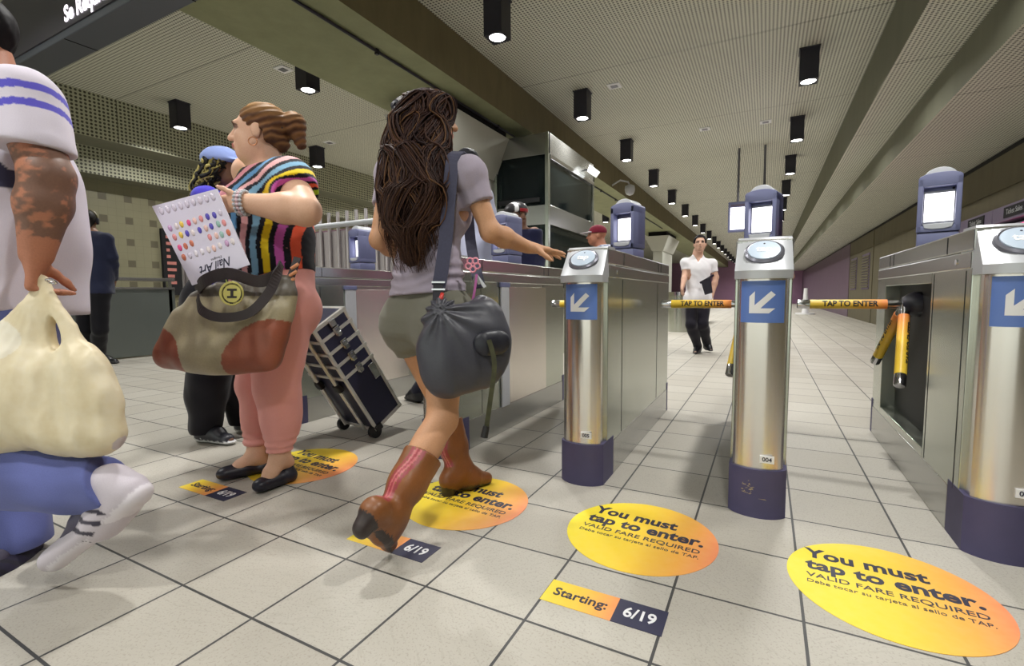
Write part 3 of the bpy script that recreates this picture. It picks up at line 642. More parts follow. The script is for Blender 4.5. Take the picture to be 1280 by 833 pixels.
def sdf_mesh(name, prims, h, mat, cols, parent=None, clips=(), fold=None, colfn=None, smooth=1, cutk=0.):
    lo = np.full(3, 1e9); hi = -lo
    for p in prims:
        if p.get('sub'): continue
        if p['t'] == 'cap':
            m = max(p['ra'], p['rb']); a, b = np.minimum(p['a'], p['b'])-m, np.maximum(p['a'], p['b'])+m
        else:
            e = np.sqrt(((p['ax']*p['r'][:, None])**2).sum(0)); a, b = p['c']-e, p['c']+e
        lo = np.minimum(lo, a); hi = np.maximum(hi, b)
    lo = lo-4*h; hi = hi+4*h
    n = np.ceil((hi-lo)/h).astype(int)+1
    F = np.full(n, .2, np.float32); Dm = np.full(n, .2, np.float32); K = np.zeros(n, np.int16)
    axs = [lo[i]+h*np.arange(n[i]) for i in range(3)]
    for p in prims:
        mg = .03+p['k']
        if p['t'] == 'cap':
            m = max(p['ra'], p['rb'])+mg; a, b = np.minimum(p['a'], p['b'])-m, np.maximum(p['a'], p['b'])+m
        else:
            e = np.sqrt(((p['ax']*p['r'][:, None])**2).sum(0))+mg; a, b = p['c']-e, p['c']+e
        i0 = np.clip(np.floor((a-lo)/h).astype(int), 0, n); i1 = np.clip(np.ceil((b-lo)/h).astype(int)+1, 0, n)
        if (i1 <= i0).any(): continue
        sl = tuple(slice(x, y) for x, y in zip(i0, i1))
        X = axs[0][sl[0]][:, None, None]; Y = axs[1][sl[1]][None, :, None]; Z = axs[2][sl[2]][None, None, :]
        if p['t'] == 'cap':
            d = p['b']-p['a']; L2 = d@d+1e-12
            x, y, z = X-p['a'][0], Y-p['a'][1], Z-p['a'][2]
            t = np.clip((x*d[0]+y*d[1]+z*d[2])/L2, 0, 1)
            x, y, z = x-t*d[0], y-t*d[1], z-t*d[2]; r = p['ra']+(p['rb']-p['ra'])*t
            if p['flat'] is not None:
                nn, q = p['flat']; nn = nrm_(nn); s = (x*nn[0]+y*nn[1]+z*nn[2])*(1/q-1)
                D = (np.sqrt((x+nn[0]*s)**2+(y+nn[1]*s)**2+(z+nn[2]*s)**2)-r)*math.sqrt(q)
            else: D = np.sqrt(x*x+y*y+z*z)-r
        else:
            x, y, z = X-p['c'][0], Y-p['c'][1], Z-p['c'][2]; A = p['ax']; k0 = 0; k1 = 0
            for i in range(3):
                u = (x*A[i][0]+y*A[i][1]+z*A[i][2])/p['r'][i]; k0 = k0+u*u; k1 = k1+(u/p['r'][i])**2
            k0 = np.sqrt(k0); D = k0*(k0-1)/(np.sqrt(k1)+1e-6)
        D = D.astype(np.float32); f = F[sl]; k = max(p['k'], 1e-4)
        if p.get('sub'):
            g = np.maximum(k-np.abs(f+D), 0); F[sl] = np.maximum(f, -D)+g*g/(4*k)
        else:
            g = np.maximum(k-np.abs(f-D), 0); F[sl] = np.minimum(f, D)-g*g/(4*k)
            m = D < Dm[sl]; Dm[sl] = np.where(m, D, Dm[sl]); K[sl] = np.where(m, p['col'], K[sl])
    if fold:
        I = np.argwhere(np.abs(F) < .035)
        F[tuple(I.T)] += fold(lo+I*h).astype(np.float32)
    if clips:
        I = np.argwhere(F < .03); P = lo+I*h; f = F[tuple(I.T)]
        for c in clips:
            d = c(P) if callable(c) else (P-np.asarray(c[0]))@nrm_(c[1])
            f = np.maximum(f, d)
        F[tuple(I.T)] = f
    # naive surface nets
    s = F < 0; c = np.zeros(n-1, np.int8)
    for dx in (0, 1):
        for dy in (0, 1):
            for dz in (0, 1): c += s[dx:n[0]-1+dx, dy:n[1]-1+dy, dz:n[2]-1+dz]
    act = np.argwhere((c > 0) & (c < 8)); idx = np.full(n-1, -1, np.int32); idx[tuple(act.T)] = np.arange(len(act))
    acc = np.zeros((len(act), 3)); cnt = np.zeros(len(act))
    cor = [(a, b, e) for a in (0, 1) for b in (0, 1) for e in (0, 1)]
    for i, p in enumerate(cor):
        for j, q in enumerate(cor):
            if j > i and sum(abs(u-v) for u, v in zip(p, q)) == 1:
                fa = F[act[:, 0]+p[0], act[:, 1]+p[1], act[:, 2]+p[2]]; fb = F[act[:, 0]+q[0], act[:, 1]+q[1], act[:, 2]+q[2]]
                m = (fa < 0) != (fb < 0); t = np.where(m, fa/np.where(m, fa-fb, 1), 0)[:, None]
                acc += np.where(m[:, None], np.array(p)+t*(np.array(q)-np.array(p)), 0); cnt += m
    V = lo+(act+acc/cnt[:, None])*h
    quads = []
    for ax in range(3):
        u, w = [(1, 2), (2, 0), (0, 1)][ax]
        a = [slice(1, -1)]*3; a[ax] = slice(0, -1); b = [slice(1, -1)]*3; b[ax] = slice(1, None)
        m = s[tuple(a)] != s[tuple(b)]; I = np.argwhere(m)
        off = np.array([1, 1, 1]); off[ax] = 0; I = I+off
        ins = s[tuple(I.T)]
        def g(du, dw):
            Q = I.copy(); Q[:, u] += du; Q[:, w] += dw; return idx[tuple(Q.T)]
        q = np.stack([g(-1, -1), g(0, -1), g(0, 0), g(-1, 0)], 1); q[~ins] = q[~ins][:, ::-1]; quads.append(q)
    Q = np.concatenate(quads)
    Q = Q[(Q >= 0).all(1)]
    for _ in range(smooth):
        S = np.zeros_like(V); N = np.zeros(len(V))
        for a, b in ((0, 1), (1, 2), (2, 3), (3, 0)):
            np.add.at(S, Q[:, a], V[Q[:, b]]); np.add.at(S, Q[:, b], V[Q[:, a]]); np.add.at(N, Q[:, a], 1); np.add.at(N, Q[:, b], 1)
        V = V+.5*(S/np.maximum(N, 1)[:, None]-V)
    gi = np.clip(np.round((V-lo)/h).astype(int), 0, n-1); ci = K[tuple(gi.T)]
    T = np.array([s2l(x) for x in cols])[ci]
    if colfn is not None: T = colfn(V, T, ci)
    return mesh_np(name, V, Q, mat, parent, T)
def mesh_np(name, V, Q, mat, parent=None, T=None):
    if parent: V = V-np.array(root_loc(parent))
    me = bpy.data.meshes.new(name); k = Q.shape[1]
    me.vertices.add(len(V)); me.vertices.foreach_set('co', V.astype(np.float32).ravel())
    me.loops.add(Q.size); me.loops.foreach_set('vertex_index', Q.astype(np.int32).ravel())
    me.polygons.add(len(Q)); me.polygons.foreach_set('loop_start', np.arange(0, Q.size, k, dtype=np.int32)); me.polygons.foreach_set('loop_total', np.full(len(Q), k, np.int32))
    me.polygons.foreach_set('use_smooth', np.ones(len(Q), bool)); me.update(calc_edges=True); me.validate()
    if T is not None:
        a = me.color_attributes.new('tint', 'FLOAT_COLOR', 'POINT'); a.data.foreach_set('color', T.astype(np.float32).ravel())
    me.materials.append(mat); o = bpy.data.objects.new(name, me); C.objects.link(o)
    if parent: o.parent = parent
    return o
M['skin'] = vcol('skin', .5, .35, 0, 200); M['cloth'] = vcol('cloth', .85, .2, .12, 420, .15); M['leather'] = vcol('leather', .42, .5, .1, 160); M['hairm'] = vcol('hair', .6, .18, .1, 260); M['plastic'] = vcol('thin_plastic', .45, .4, .1, 60)
SKIN = [(196, 150, 122), (158, 98, 88), (244, 240, 238), (46, 34, 28), (60, 44, 36)]        # skin, lips, eye white, iris, brow
def axes_of(f, u=(0, 0, 1)):
    f = nrm_(f); r = nrm_(np.cross(f, u)); u = np.cross(r, f); return r, f, u
def head_prims(c, f, u=(0, 0, 1), s=1., neck=None, nr=.054):
    r, f, u = axes_of(f, u); A = np.array([r, f, u]); c = np.asarray(c, float)
    P = lambda x, y, z: c+s*(r*x+f*y+u*z)
    E = lambda x, y, z, a, b, e, **k: ell(P(x, y, z), np.array([a, b, e])*s, A, reg='head', **k)
    o = [E(0, -.014, .032, .074, .094, .082), E(0, .022, -.028, .060, .070, .082, k=.03), E(0, .062, -.088, .030, .026, .022, k=.03), E(.042, .030, -.052, .022, .040, .035, k=.02), E(-.042, .030, -.052, .022, .040, .035, k=.02),
         E(0, .078, .030, .046, .018, .012, k=.02), cap(P(0, .090, .012), P(0, .112, -.026), .008*s, .0125*s, k=.012, reg='head'), E(.011, .098, -.028, .009, .010, .008, k=.008), E(-.011, .098, -.028, .009, .010, .008, k=.008),
         E(0, .086, -.058, .022, .016, .018, k=.015), E(.032, .066, -.022, .022, .018, .018, k=.02), E(-.032, .066, -.022, .022, .018, .018, k=.02)]
    for x in (-.031, .031):
        o += [E(x, .097, .010, .015, .014, .010, k=.008, sub=True), E(x, .0715, .009, .0125, .0125, .0085, k=.005, col=2), E(x*1.0, .0815, .009, .0058, .0042, .0060, k=.002, col=3), cap(P(x-.013, .083, .0165), P(x+.013, .083, .0165), .0042*s, k=.006, col=4, reg='head'), cap(P(x-.014, .088, .027), P(x+.014, .088, .027), .0045*s, k=.004, col=4, reg='head'),
              E(x*2.45, -.012, -.008, .010, .020, .031, k=.008), ]
    o += [E(0, .1005, -.053, .021, .006, .0048, k=.004, col=1), E(0, .099, -.0635, .018, .0065, .0055, k=.004, col=1)]
    if neck is not None: o.append(cap(P(0, -.022, -.055), neck, nr*s, nr*1.12*s, k=.03, reg='neck'))
    return o
def hand_prims(w, d, pn, side, L=.18, curl=(.25, .25, .3, .35), spread=.10, thumb=(.75, .25), bends=None, col=0):
    """wrist w, finger direction d, palm-facing normal pn, side=+1 when the thumb lies along cross(d, pn)."""
    d = nrm_(d); pn = nrm_(np.asarray(pn)-d*(np.asarray(pn)@d)); t = np.cross(d, pn)*side; s = L/.18; o = []
    w = np.asarray(w, float); R = lambda **k: dict(reg='hand', col=col, **k)
    for q in (-.030, -.010, .010, .030): o.append(cap(w+t*q*.65*s+d*.012*s, w+d*.088*s+t*q*s, .0145*s, .0125*s, k=.014, **R()))
    o.append(cap(w-d*.03*s, w+d*.03*s, .025*s, .027*s, k=.02, flat=(pn, .72), **R()))
    o.append(ell(w+t*.026*s+d*.035*s+pn*.008*s, np.array([.018, .030, .016])*s, np.array([t, d, pn]), k=.012, **R()))
    for i, (q, ln) in enumerate(((.031, .072), (.0105, .080), (-.0105, .074), (-.0305, .058))):
        a = w+d*.090*s+t*q*s; sp = spread*(1.5-i); dd = nrm_(d+t*sp*.9); cu = curl[i]; r = (.0092, .0094, .009, .0078)[i]*s
        for j, (fr, rb) in enumerate(((.45, .93), (.30, .86), (.25, .76))):
            ang = cu*(1., 1.25, .8)[j]; dd = nrm_(dd*math.cos(ang)+pn*math.sin(ang)); e = a+dd*ln*fr*s
            o.append(cap(a, e, r*(1, .95, .88)[j], r*rb, k=.006, **R())); a = e
    a = w+t*.024*s+d*.026*s; dd = nrm_(t*thumb[0]+d*.62+pn*thumb[1])
    for ln, r0, r1 in ((.040, .0135, .0115), (.032, .0112, .0100), (.026, .0100, .0080)):
        e = a+dd*ln*s; o.append(cap(a, e, r0*s, r1*s, k=.010, **R())); a = e; dd = nrm_(dd+d*.28+pn*.10)
    return o
def leg_prims(hip, kn, an, toe, th=(.088, .060), ca=(.054, .034), sd='', foot=True, sole=.02):
    hip, kn, an, toe = map(lambda v: np.asarray(v, float), (hip, kn, an, toe))
    o = [cap(hip, kn, th[0], th[1], k=.03, reg='thigh'+sd), cap(kn, an, ca[0]*.98, ca[1], k=.025, reg='calf'+sd)]
    back = nrm_(np.cross(np.cross(an-kn, toe-an), an-kn)); m = kn+(an-kn)*.30
    o.append(ell(m-back*ca[0]*.28, [ca[0]*1.02]*2+[ca[0]*2.2], np.array([back, nrm_(np.cross(an-kn, back)), nrm_(an-kn)]), k=.03, reg='calf'+sd))
    if foot:
        d = nrm_(toe-an); o += [cap(an, an+(toe-an)*.55, ca[1]*.98, .030, k=.03, reg='foot'+sd), cap(an+(toe-an)*.55, toe, .034, .024, k=.02, reg='foot'+sd, flat=((0, 0, 1), .72))]
        dn = np.array([0, 0, -1.]); q = nrm_(toe-an-dn*((toe-an)@dn)); o.append(ell(an-q*.035+dn*.035, [.032, .034, .028], np.array([np.cross(q, dn), q, dn]), k=.03, reg='foot'+sd))
    return o
def arm_prims(sh, el, w, up=(.050, .040), fo=(.040, .027), sd=''):
    sh, el, w = map(lambda v: np.asarray(v, float), (sh, el, w))
    return [ell(sh, [up[0]*1.12]*3, k=.03, reg='uparm'+sd), cap(sh, el, up[0], up[1], k=.03, reg='uparm'+sd), cap(el, el+(w-el)*.35, fo[0], fo[0]*1.03, k=.02, reg='forearm'+sd), cap(el+(w-el)*.35, w, fo[0]*1.03, fo[1], k=.02, reg='forearm'+sd)]
def torso_prims(pel, chest, neck, f, hips, shs, r=(.155, .130, .155, .075), q=.70, butt=.0, belly=0., bust=0.):
    pel, chest, neck = map(lambda v: np.asarray(v, float), (pel, chest, neck)); f = nrm_(f); wa = pel+(chest-pel)*.45
    R_ = nrm_(np.asarray(shs[1])-np.asarray(shs[0])); up = nrm_(chest-pel); ff = nrm_(np.cross(up, R_)); ff = ff if ff@f > 0 else -ff
    o = [cap(pel, wa, r[0], r[1], k=.05, flat=(ff, q), reg='torso'), cap(wa, chest, r[1], r[2], k=.05, flat=(ff, q), reg='torso'), cap(chest, chest+(neck-chest)*.75, r[2]*.96, r[3], k=.05, flat=(ff, q*.95), reg='torso'),
         cap(shs[0], shs[1], .048, k=.05, reg='torso'), cap(chest+(neck-chest)*.7, neck+(neck-chest)*.2, .07, .056, k=.04, reg='neck')]
    for h_ in hips: o.append(ell(np.asarray(h_)+up*.02, [.095+butt*.3, .10+butt*.3, .11], np.array([R_, ff, up]), k=.05, reg='torso'))
    if butt:
        for h_ in hips: o.append(ell(np.asarray(h_)-ff*(.045+butt)+up*.0, [.082+butt*.4, .075+butt*.5, .092+butt*.3], np.array([R_, ff, up]), k=.05, reg='torso'))
    if belly: o.append(ell(wa+ff*(r[1]*q*.45)-up*.03, [r[1]*.9, belly, .13], np.array([R_, ff, up]), k=.06, reg='torso'))
    if bust:
        for x in (-.075, .075): o.append(ell(chest+R_*x+ff*(r[2]*q*.62)-up*.02, [.062+bust*.3, .055+bust*.6, .065+bust*.3], np.array([R_, ff, up]), k=.04, reg='torso'))
    return o
def strands(name, guides, n, r0, mat, tint, parent, seed=1, wave=.012, turns=3., seg=26, sides=5, spread=1., fall=0., clumps=0):
    """locks following a chain of (centre, ax, bx) cross-sections, each on its own angle, waving as it falls; one mesh."""
    rs = np.random.RandomState(seed); Vs = []; Qs = []; Ts = []; off = 0
    Cn = np.array([g[0] for g in guides], float); A = np.array([g[1] for g in guides], float); B = np.array([g[2] for g in guides], float)
    tt = np.linspace(0, len(guides)-1, seg); i0 = np.minimum(tt.astype(int), len(guides)-2); fr = (tt-i0)[:, None]; fr = fr*fr*(3-2*fr)
    L = lambda X: X[i0]*(1-fr)+X[i0+1]*fr
    Cn, A, B = L(Cn), L(A), L(B)
    cl = [(rs.uniform(0, 6.28), math.sqrt(rs.uniform(.5, 1.1)), rs.uniform(0, 6.28), rs.normal(0, .4), rs.uniform(.8, 1.2)) for _ in range(max(1, clumps))]; turns0 = turns
    for s in range(n):
        a = rs.uniform(0, 6.28); rad = math.sqrt(rs.uniform(.55, 1.06))*spread; ph = rs.uniform(0, 6.28); tw = rs.normal(0, .35)
        if clumps and s % 8:
            c_ = cl[rs.randint(clumps)]; a = c_[0]+rs.normal(0, .13); rad = c_[1]*spread*rs.uniform(.9, 1.06); ph = c_[2]+rs.normal(0, .25); tw = c_[3]; turns = turns0*c_[4]
        e = rs.uniform(.72, 1.0); u = np.linspace(0, 1, seg)
        ang = a+tw*u+wave/.012*.16*np.sin(u*turns*6.28+ph)
        rr = rad*(1+.08*np.sin(u*turns*6.28*.8+ph*1.7))
        P = Cn+A*(np.cos(ang)*rr)[:, None]+B*(np.sin(ang)*rr)[:, None]
        P += np.stack([np.sin(u*turns*6.28+ph), np.cos(u*turns*5.5+ph), .3*np.sin(u*8+ph)], 1)*(wave*u[:, None])
        P = P[:max(6, int(seg*e))]; m = len(P); T = np.gradient(P, axis=0); T /= np.linalg.norm(T, axis=1)[:, None]+1e-9
        X = np.cross(T, [.3, .9, .2]); X /= np.linalg.norm(X, axis=1)[:, None]+1e-9; Y = np.cross(T, X)
        rr2 = r0*rs.uniform(.6, 1.3)*np.clip(1.15-np.linspace(0, 1, m)**3, .12, 1)
        k = np.arange(sides)*6.283/sides
        ring = P[:, None]+(X[:, None]*np.cos(k)[None, :, None]+Y[:, None]*np.sin(k)[None, :, None]*.6)*rr2[:, None, None]
        Vs.append(ring.reshape(-1, 3)); I = np.arange(m-1)[:, None]*sides; j = np.arange(sides)[None]; j2 = (j+1) % sides
        Qs.append(np.stack([I+j, I+j2, I+sides+j2, I+sides+j], -1).reshape(-1, 4)+off); off += m*sides
        cc = np.array(s2l(tint[rs.randint(len(tint))])); g = np.clip(u[:m], 0, 1)
        c2 = np.array(s2l(tint[-1])); f_ = (np.clip((g-.55)/.45, 0, 1)*fall)[:, None]; Ts.append(np.repeat(cc*(1-f_)+c2*f_, sides, 0))
    return mesh_np(name, np.concatenate(Vs), np.concatenate(Qs), mat, parent, np.concatenate(Ts))
def ribbon(mb, pts, w, t, side, mi=0):     # flat strap of width w, thickness t along pts; side = width direction
    rings = []
    pts = [np.asarray(p, float) for p in pts]
    for i, p in enumerate(pts):
        T = nrm_(pts[min(i+1, len(pts)-1)]-pts[max(i-1, 0)]); s = np.asarray(side(i) if callable(side) else side, float); s = nrm_(s-T*(s@T)); u = np.cross(T, s)
        rings.append([p+s*w/2+u*t/2, p+s*w/2-u*t/2, p-s*w/2-u*t/2, p-s*w/2+u*t/2])
    return mb.loft(rings, mi)
def spline(pts, n):
    pts = np.array(pts, float); m = len(pts); out = []
    for i in range(m-1):
        p0, p1, p2, p3 = pts[max(i-1, 0)], pts[i], pts[i+1], pts[min(i+2, m-1)]
        for t in np.linspace(0, 1, n, endpoint=(i == m-2)):
            out.append(.5*((2*p1)+(-p0+p2)*t+(2*p0-5*p1+4*p2-p3)*t*t+(-p0+3*p1-3*p2+p3)*t**3))
    return out
# ================================================================== the brunette reaching for the reader
J = dict(pel=at(535, 392, 1.92), chest=at(536, 262, 1.93), neck=at(536, 200, 1.95), head=at(535, 150, 1.97), shL=at(489, 217, 2.03), shR=at(586, 219, 1.85), elR=at(613, 290, 1.86), wrR=at(659, 309, 2.02),
         elL=at(474, 300, 1.97), wrL=at(508, 322, 2.16), hipL=at(510, 405, 2.0), hipR=at(556, 406, 1.86), knL=at(552, 502, 2.12), anL=at(566, 588, 2.07), knR=at(553, 525, 1.76), anR=at(492, 648, 1.57))
fW = nrm_((.10, 1, 0))
toeL = np.array([-1.095, 1.815, .03]); heelL = np.array([-1.185, 1.64, .012]); J['anL'] = np.array([-1.160, 1.695, .105]); heelR = at(453, 656, 1.44); toeR = at(480, 690, 1.555); J['anR'] = at(487, 646, 1.55); UP = np.array([0, 0, 1.])
root = thing('person', 'woman in grey T-shirt and brown boots reaching her right hand to the reader', 'person', (-1.15, 1.55, 0))
body = torso_prims(J['pel'], J['chest'], J['neck'], fW, (J['hipL'], J['hipR']), (J['shL'], J['shR']), r=(.140, .116, .140, .07), q=.66, butt=.0, bust=.02)
body += arm_prims(J['shR'], J['elR'], J['wrR'], (.045, .037), (.039, .026), 'R')+arm_prims(J['shL'], J['elL'], J['wrL'], (.045, .037), (.038, .026), 'L')
hd = nrm_(at(703, 318, 2.06)-J['wrR'])
body += hand_prims(J['wrR'], hd, nrm_(np.array([-.2, -.3, -1.])), -1, .175, curl=(.06, .08, .14, .30), spread=.13, thumb=(.55, .55))
body += hand_prims(J['wrL'], nrm_((.5, .8, .1)), (.4, -.2, -.6), 1, .17, curl=(.5, .5, .5, .5))
body += leg_prims(J['hipL'], J['knL'], J['anL'], toeL, (.082, .056), (.052, .036), 'L', foot=False)+leg_prims(J['hipR'], J['knR'], J['anR'], toeR, (.082, .056), (.052, .036), 'R', foot=False)+[cap(J['anL'], J['anL']+(toeL-J['anL'])*.65, .034, .024, k=.03, reg='foot'), cap(J['anR'], toeR+(J['anR']-toeR)*.4, .034, .022, k=.03, reg='foot')]
body += head_prims(J['head'], nrm_((.80, .58, -.05)), s=1., neck=J['neck'])
o = sdf_mesh('body', body, .0062, M['skin'], [(196, 147, 112), (190, 110, 104), (244, 240, 238), (46, 34, 28), (50, 36, 28)], root)
# T-shirt
G = [(158, 148, 162), (140, 130, 146)]
sl = lambda sh, el, fr: (np.asarray(sh)+(np.asarray(el)-np.asarray(sh))*fr, np.asarray(el)-np.asarray(sh))
armside = lambda P, sh, el, fr, rad=.088: np.where(np.linalg.norm(P-(sh+(el-sh)*np.clip((P-sh)@(el-sh)/((el-sh)@(el-sh)), 0, 1)[:, None]), axis=1) < rad, (P-(sh+(el-sh)*fr))@nrm_(el-sh), -1)
hem = at(535, 368, 1.92)
shirt = grow(body, .011, 0, ('torso',))+grow(body, .015, 0, ('uparmR', 'uparmL'))+[cap(J['pel']+(0, 0, .03), J['pel']+(0, 0, .14), .158, .146, k=.05, flat=(fW, .72))]
o = sdf_mesh('t_shirt', shirt, .006, M['cloth'], G, root,
             clips=[(hem, (0.05, 0, -1)), lambda P: armside(P, J['shR'], J['elR'], .50), lambda P: armside(P, J['shL'], J['elL'], .50), (J['neck']+(0, 0, .005), (0, .25, 1))],
             fold=lambda P: .0045*wr(P, 34, 3, (.5, .5, 1.6))+.005*np.exp(-((P[:, 2]-.93)/.06)**2)*np.sin(P[:, 2]*150+4*np.sin(P[:, 0]*14)))
# shorts
hipz = lambda fr, a, b: a+(b-a)*fr
short = grow(body, .013, 0, ('torso',))+[cap(J['hipL'], hipz(.40, J['hipL'], J['knL']), .103, .094, k=.04), cap(J['hipR'], hipz(.40, J['hipR'], J['knR']), .103, .094, k=.04)]
o = sdf_mesh('shorts', short, .006, M['cloth'], [(112, 110, 98)], root,
             clips=[(at(535, 362, 1.92), (0, 0, 1)), lambda P: np.where((P-J['pel'])[:, 0]*1 < 0, (P-hipz(.30, J['hipL'], J['knL']))@nrm_(J['knL']-J['hipL']), (P-hipz(.30, J['hipR'], J['knR']))@nrm_(J['knR']-J['hipR']))],
             fold=lambda P: .003*wr(P, 40, 5, (.6, .6, 1.4)))
mb = MB()
# boots: shaft, foot, heel block and sole, with a red stitched inset
def boot(kn, an, toe, heel, nm, tf):
    kn, an, toe, heel = map(lambda v: np.asarray(v, float), (kn, an, toe, heel)); ax = nrm_(kn-an); top = an+(kn-an)*tf
    q = nrm_(toe-heel); n = nrm_((an-heel)-q*((an-heel)@q)); ln_ = np.linalg.norm(toe-heel); hb = heel+n*.050+q*.015
    p = [cap(top+ax*.05, an+(kn-an)*.30, .074, .062, k=.02), cap(an+(kn-an)*.32, an, .062, .047, k=.02), cap(an, hb, .047, .043, k=.03), cap(hb, heel+q*ln_*.55+n*.045, .042, .042, k=.03), cap(an+q*.01, heel+q*ln_*.6+n*.045, .044, .040, k=.04), cap(heel+q*ln_*.55+n*.042, toe+n*.030, .041, .027, k=.03)]
    p += [cap(heel+n*.020+q*.008, heel-n*.006+q*.010, .034, .031, k=.004, col=1), cap(heel+q*ln_*.40+n*.016, toe+n*.012, .039, .026, k=.004, col=1, flat=(n, .3))]
    cd_ = nrm_(-FW-.45*RT); cd_ = nrm_(cd_-ax*(cd_@ax)); sd_ = np.cross(ax, cd_)
    def tint(P, T, ci):
        r_ = P-an; v = r_@ax; ang = np.arctan2(r_@sd_, r_@cd_)+.25*np.sin(v*22); L_ = np.linalg.norm(top-an)
        w = .5+.5*wr(P, 26, 9); leather = ci == 0; T[:, :3] *= (.78+.38*w)[:, None]
        m = leather & (np.abs(ang) < .42) & (v > .02) & (v < L_-.005); m2 = m & (np.abs(ang) < .17); T[m & (np.abs(np.abs(ang)-.30) < .10)] = s2l((142, 52, 58)); T[m2] = s2l((186, 98, 100)); T[m2 & (np.abs(ang) < .06)] = s2l((150, 50, 60))
        return T
    return sdf_mesh(nm, p, .0050, M['leather'], [(128, 78, 40), (52, 42, 40)], root, clips=[(top, ax)], fold=lambda P: .0022*wr(P, 55, 7, (1, 1, 1.5)), colfn=tint)
boot(J['knL'], J['anL'], toeL-UP*.03, heelL, 'boot', .70); boot(J['knR'], J['anR'], toeR, heelR, 'boot', .60)
# long wavy hair
gd = [(at(538, 118, 1.97), (.05, 0, 0), (0, .05, 0)), (at(536, 128, 1.965), (.105, 0, 0), (0, .105, 0)), (at(524, 155, 1.94), (.120, 0, 0), (0, .112, 0)), (at(517, 190, 1.89), (.138, 0, 0), (0, .10, 0)), (at(513, 235, 1.83), (.135, 0, 0), (0, .07, 0)), (at(512, 285, 1.81), (.115, 0, 0), (0, .055, 0)), (at(519, 345, 1.81), (.06, 0, 0), (0, .035, 0))]
HB = [(44, 26, 24), (52, 32, 27), (60, 38, 30), (36, 22, 22), (72, 46, 34), (46, 29, 26), (96, 66, 40)]
hp = [ell(J['head']+(0, -.012, .030), [.080, .098, .086], np.array(axes_of((.62, .78, 0))), k=.03), cap(at(528, 165, 1.93), at(514, 225, 1.85), .096, .094, k=.04, flat=((0, 1, 0), .8)), cap(at(514, 225, 1.85), at(513, 320, 1.815), .094, .045, k=.04, flat=((0, 1, 0), .6)), cap(at(545, 130, 1.98), at(556, 146, 1.99), .042, .034, k=.03), cap(at(505, 140, 1.93), at(500, 200, 1.90), .05, .05, k=.04)]
hair = sdf_mesh('hair', hp, .007, M['hairm'], [(40, 26, 24)], root, fold=lambda P: .006*wr(P, 60, 2, (1.5, 1.5, .4)))
h2 = strands('hair_locks', gd, 1150, .0044, M['hairm'], HB, root, seed=4, wave=.021, turns=2.7, seg=34, sides=4, fall=.25, clumps=46); h2.parent = hair; 
mb = MB()
for k in range(5): mb.tube(spline([at(496+k*1.6, 126+k*5, 1.87), at(490+k*1.6, 131+k*5, 1.85), at(493+k*1.6, 139+k*5, 1.86)], 5), .006, 8)
mb.tube([at(494, 126, 1.87), at(501, 152, 1.87)], .011, 10); c = mb.build('hair_clip', M['black'], root, smooth='auto')
# her bag: slouchy dark hobo with a broad strap
bag = thing('shoulder_bag', 'slouchy dark grey hobo bag hanging at the hip of the woman in grey', 'bag', tuple(at(583, 480, 1.66)))
bp = [cap(at(562, 462, 1.69), at(597, 457, 1.72), .105, .090, k=.08, flat=(FW, .62)), cap(at(560, 425, 1.69), at(602, 425, 1.73), .086, .078, k=.08, flat=(FW, .6)), cap(at(553, 398, 1.70), at(600, 398, 1.74), .045, .050, k=.08, flat=(FW, .6)), cap(at(550, 385, 1.70), at(552, 400, 1.70), .022, .03, k=.05), cap(at(600, 378, 1.78), at(608, 400, 1.75), .028, .045, k=.06), cap(at(612, 440, 1.75), at(609, 418, 1.76), .055, .06, k=.06, flat=(FW, .7))]
bA = at(552, 388, 1.68)
bz = lambda P: .003*wr(P, 18, 12)+.0055*np.sin(np.arctan2((P-bA)@DN, (P-bA)@RT)*11+1.5*wr(P, 7, 3))*np.clip(1.25-np.linalg.norm(P-bA, axis=1)/.34, 0, 1)
sdf_mesh('bag_body', bp, .0055, M['leather'], [(62, 62, 70)], bag, fold=bz)
M['strapm'] = plain('woven_strap', (58, 58, 78), .8, var=.2, nscale=120)
pts = spline([at(573, 190, 1.86), at(566, 200, 1.80), at(561, 250, 1.775), at(557, 300, 1.765), at(551, 345, 1.75), at(548, 358, 1.745)], 6)
ribbon(MB(), pts, .050, .005, RT).build('strap', M['strapm'], bag)
pts = spline([at(573, 190, 1.86), at(580, 199, 1.95), at(584, 230, 2.06), at(588, 300, 2.10), at(600, 360, 1.95)], 6)
ribbon(MB(), pts, .046, .005, RT).build('strap', M['strapm'], bag)
ribbon(MB(), [at(548, 355, 1.742), at(547, 376, 1.735), at(550, 392, 1.72)], .036, .006, RT).build('strap_tab', M['black'], bag)
mb = MB()
for y in (353, 362): 
    c = at(548, y, 1.735); ribbon(mb, [c-RT*.024, c+RT*.024], .006, .006, DN)
mb.build('buckle', M['chrome'], bag); 
mb = MB().tube([at(553, 367, 1.73), at(551, 374, 1.72), at(548, 378, 1.715)], [.007, .009, .006], 8); mb.build('red_tag', plain('red_plastic', (190, 52, 44), .4), bag, smooth=True)
sdf_mesh('side_pocket', [cap(at(607, 430, 1.66), at(622, 428, 1.68), .045, k=.02, flat=(FW, .4))], .006, M['leather'], [(28, 28, 38)], bag)
mb = MB(); ribbon(mb, spline([at(611, 425, 1.62), at(618, 455, 1.615), at(613, 500, 1.61), at(608, 535, 1.61)], 7), .016, .006, RT); mb.build('hanging_cord', plain('black_yellow_cord', (56, 56, 30), .7, var=.7, nscale=60), bag)
mb = MB().tube([at(608, 533, 1.61), at(605, 547, 1.61)], [.011, .013], 10); mb.build('cord_end', M['rubber'], bag, smooth='auto')
kc = thing('keychain', 'pink flower shaped key ring with keys clipped to the grey bag', 'keychain', tuple(at(590, 335, 1.80)))
mb = MB(); c0 = at(591, 331, 1.80)
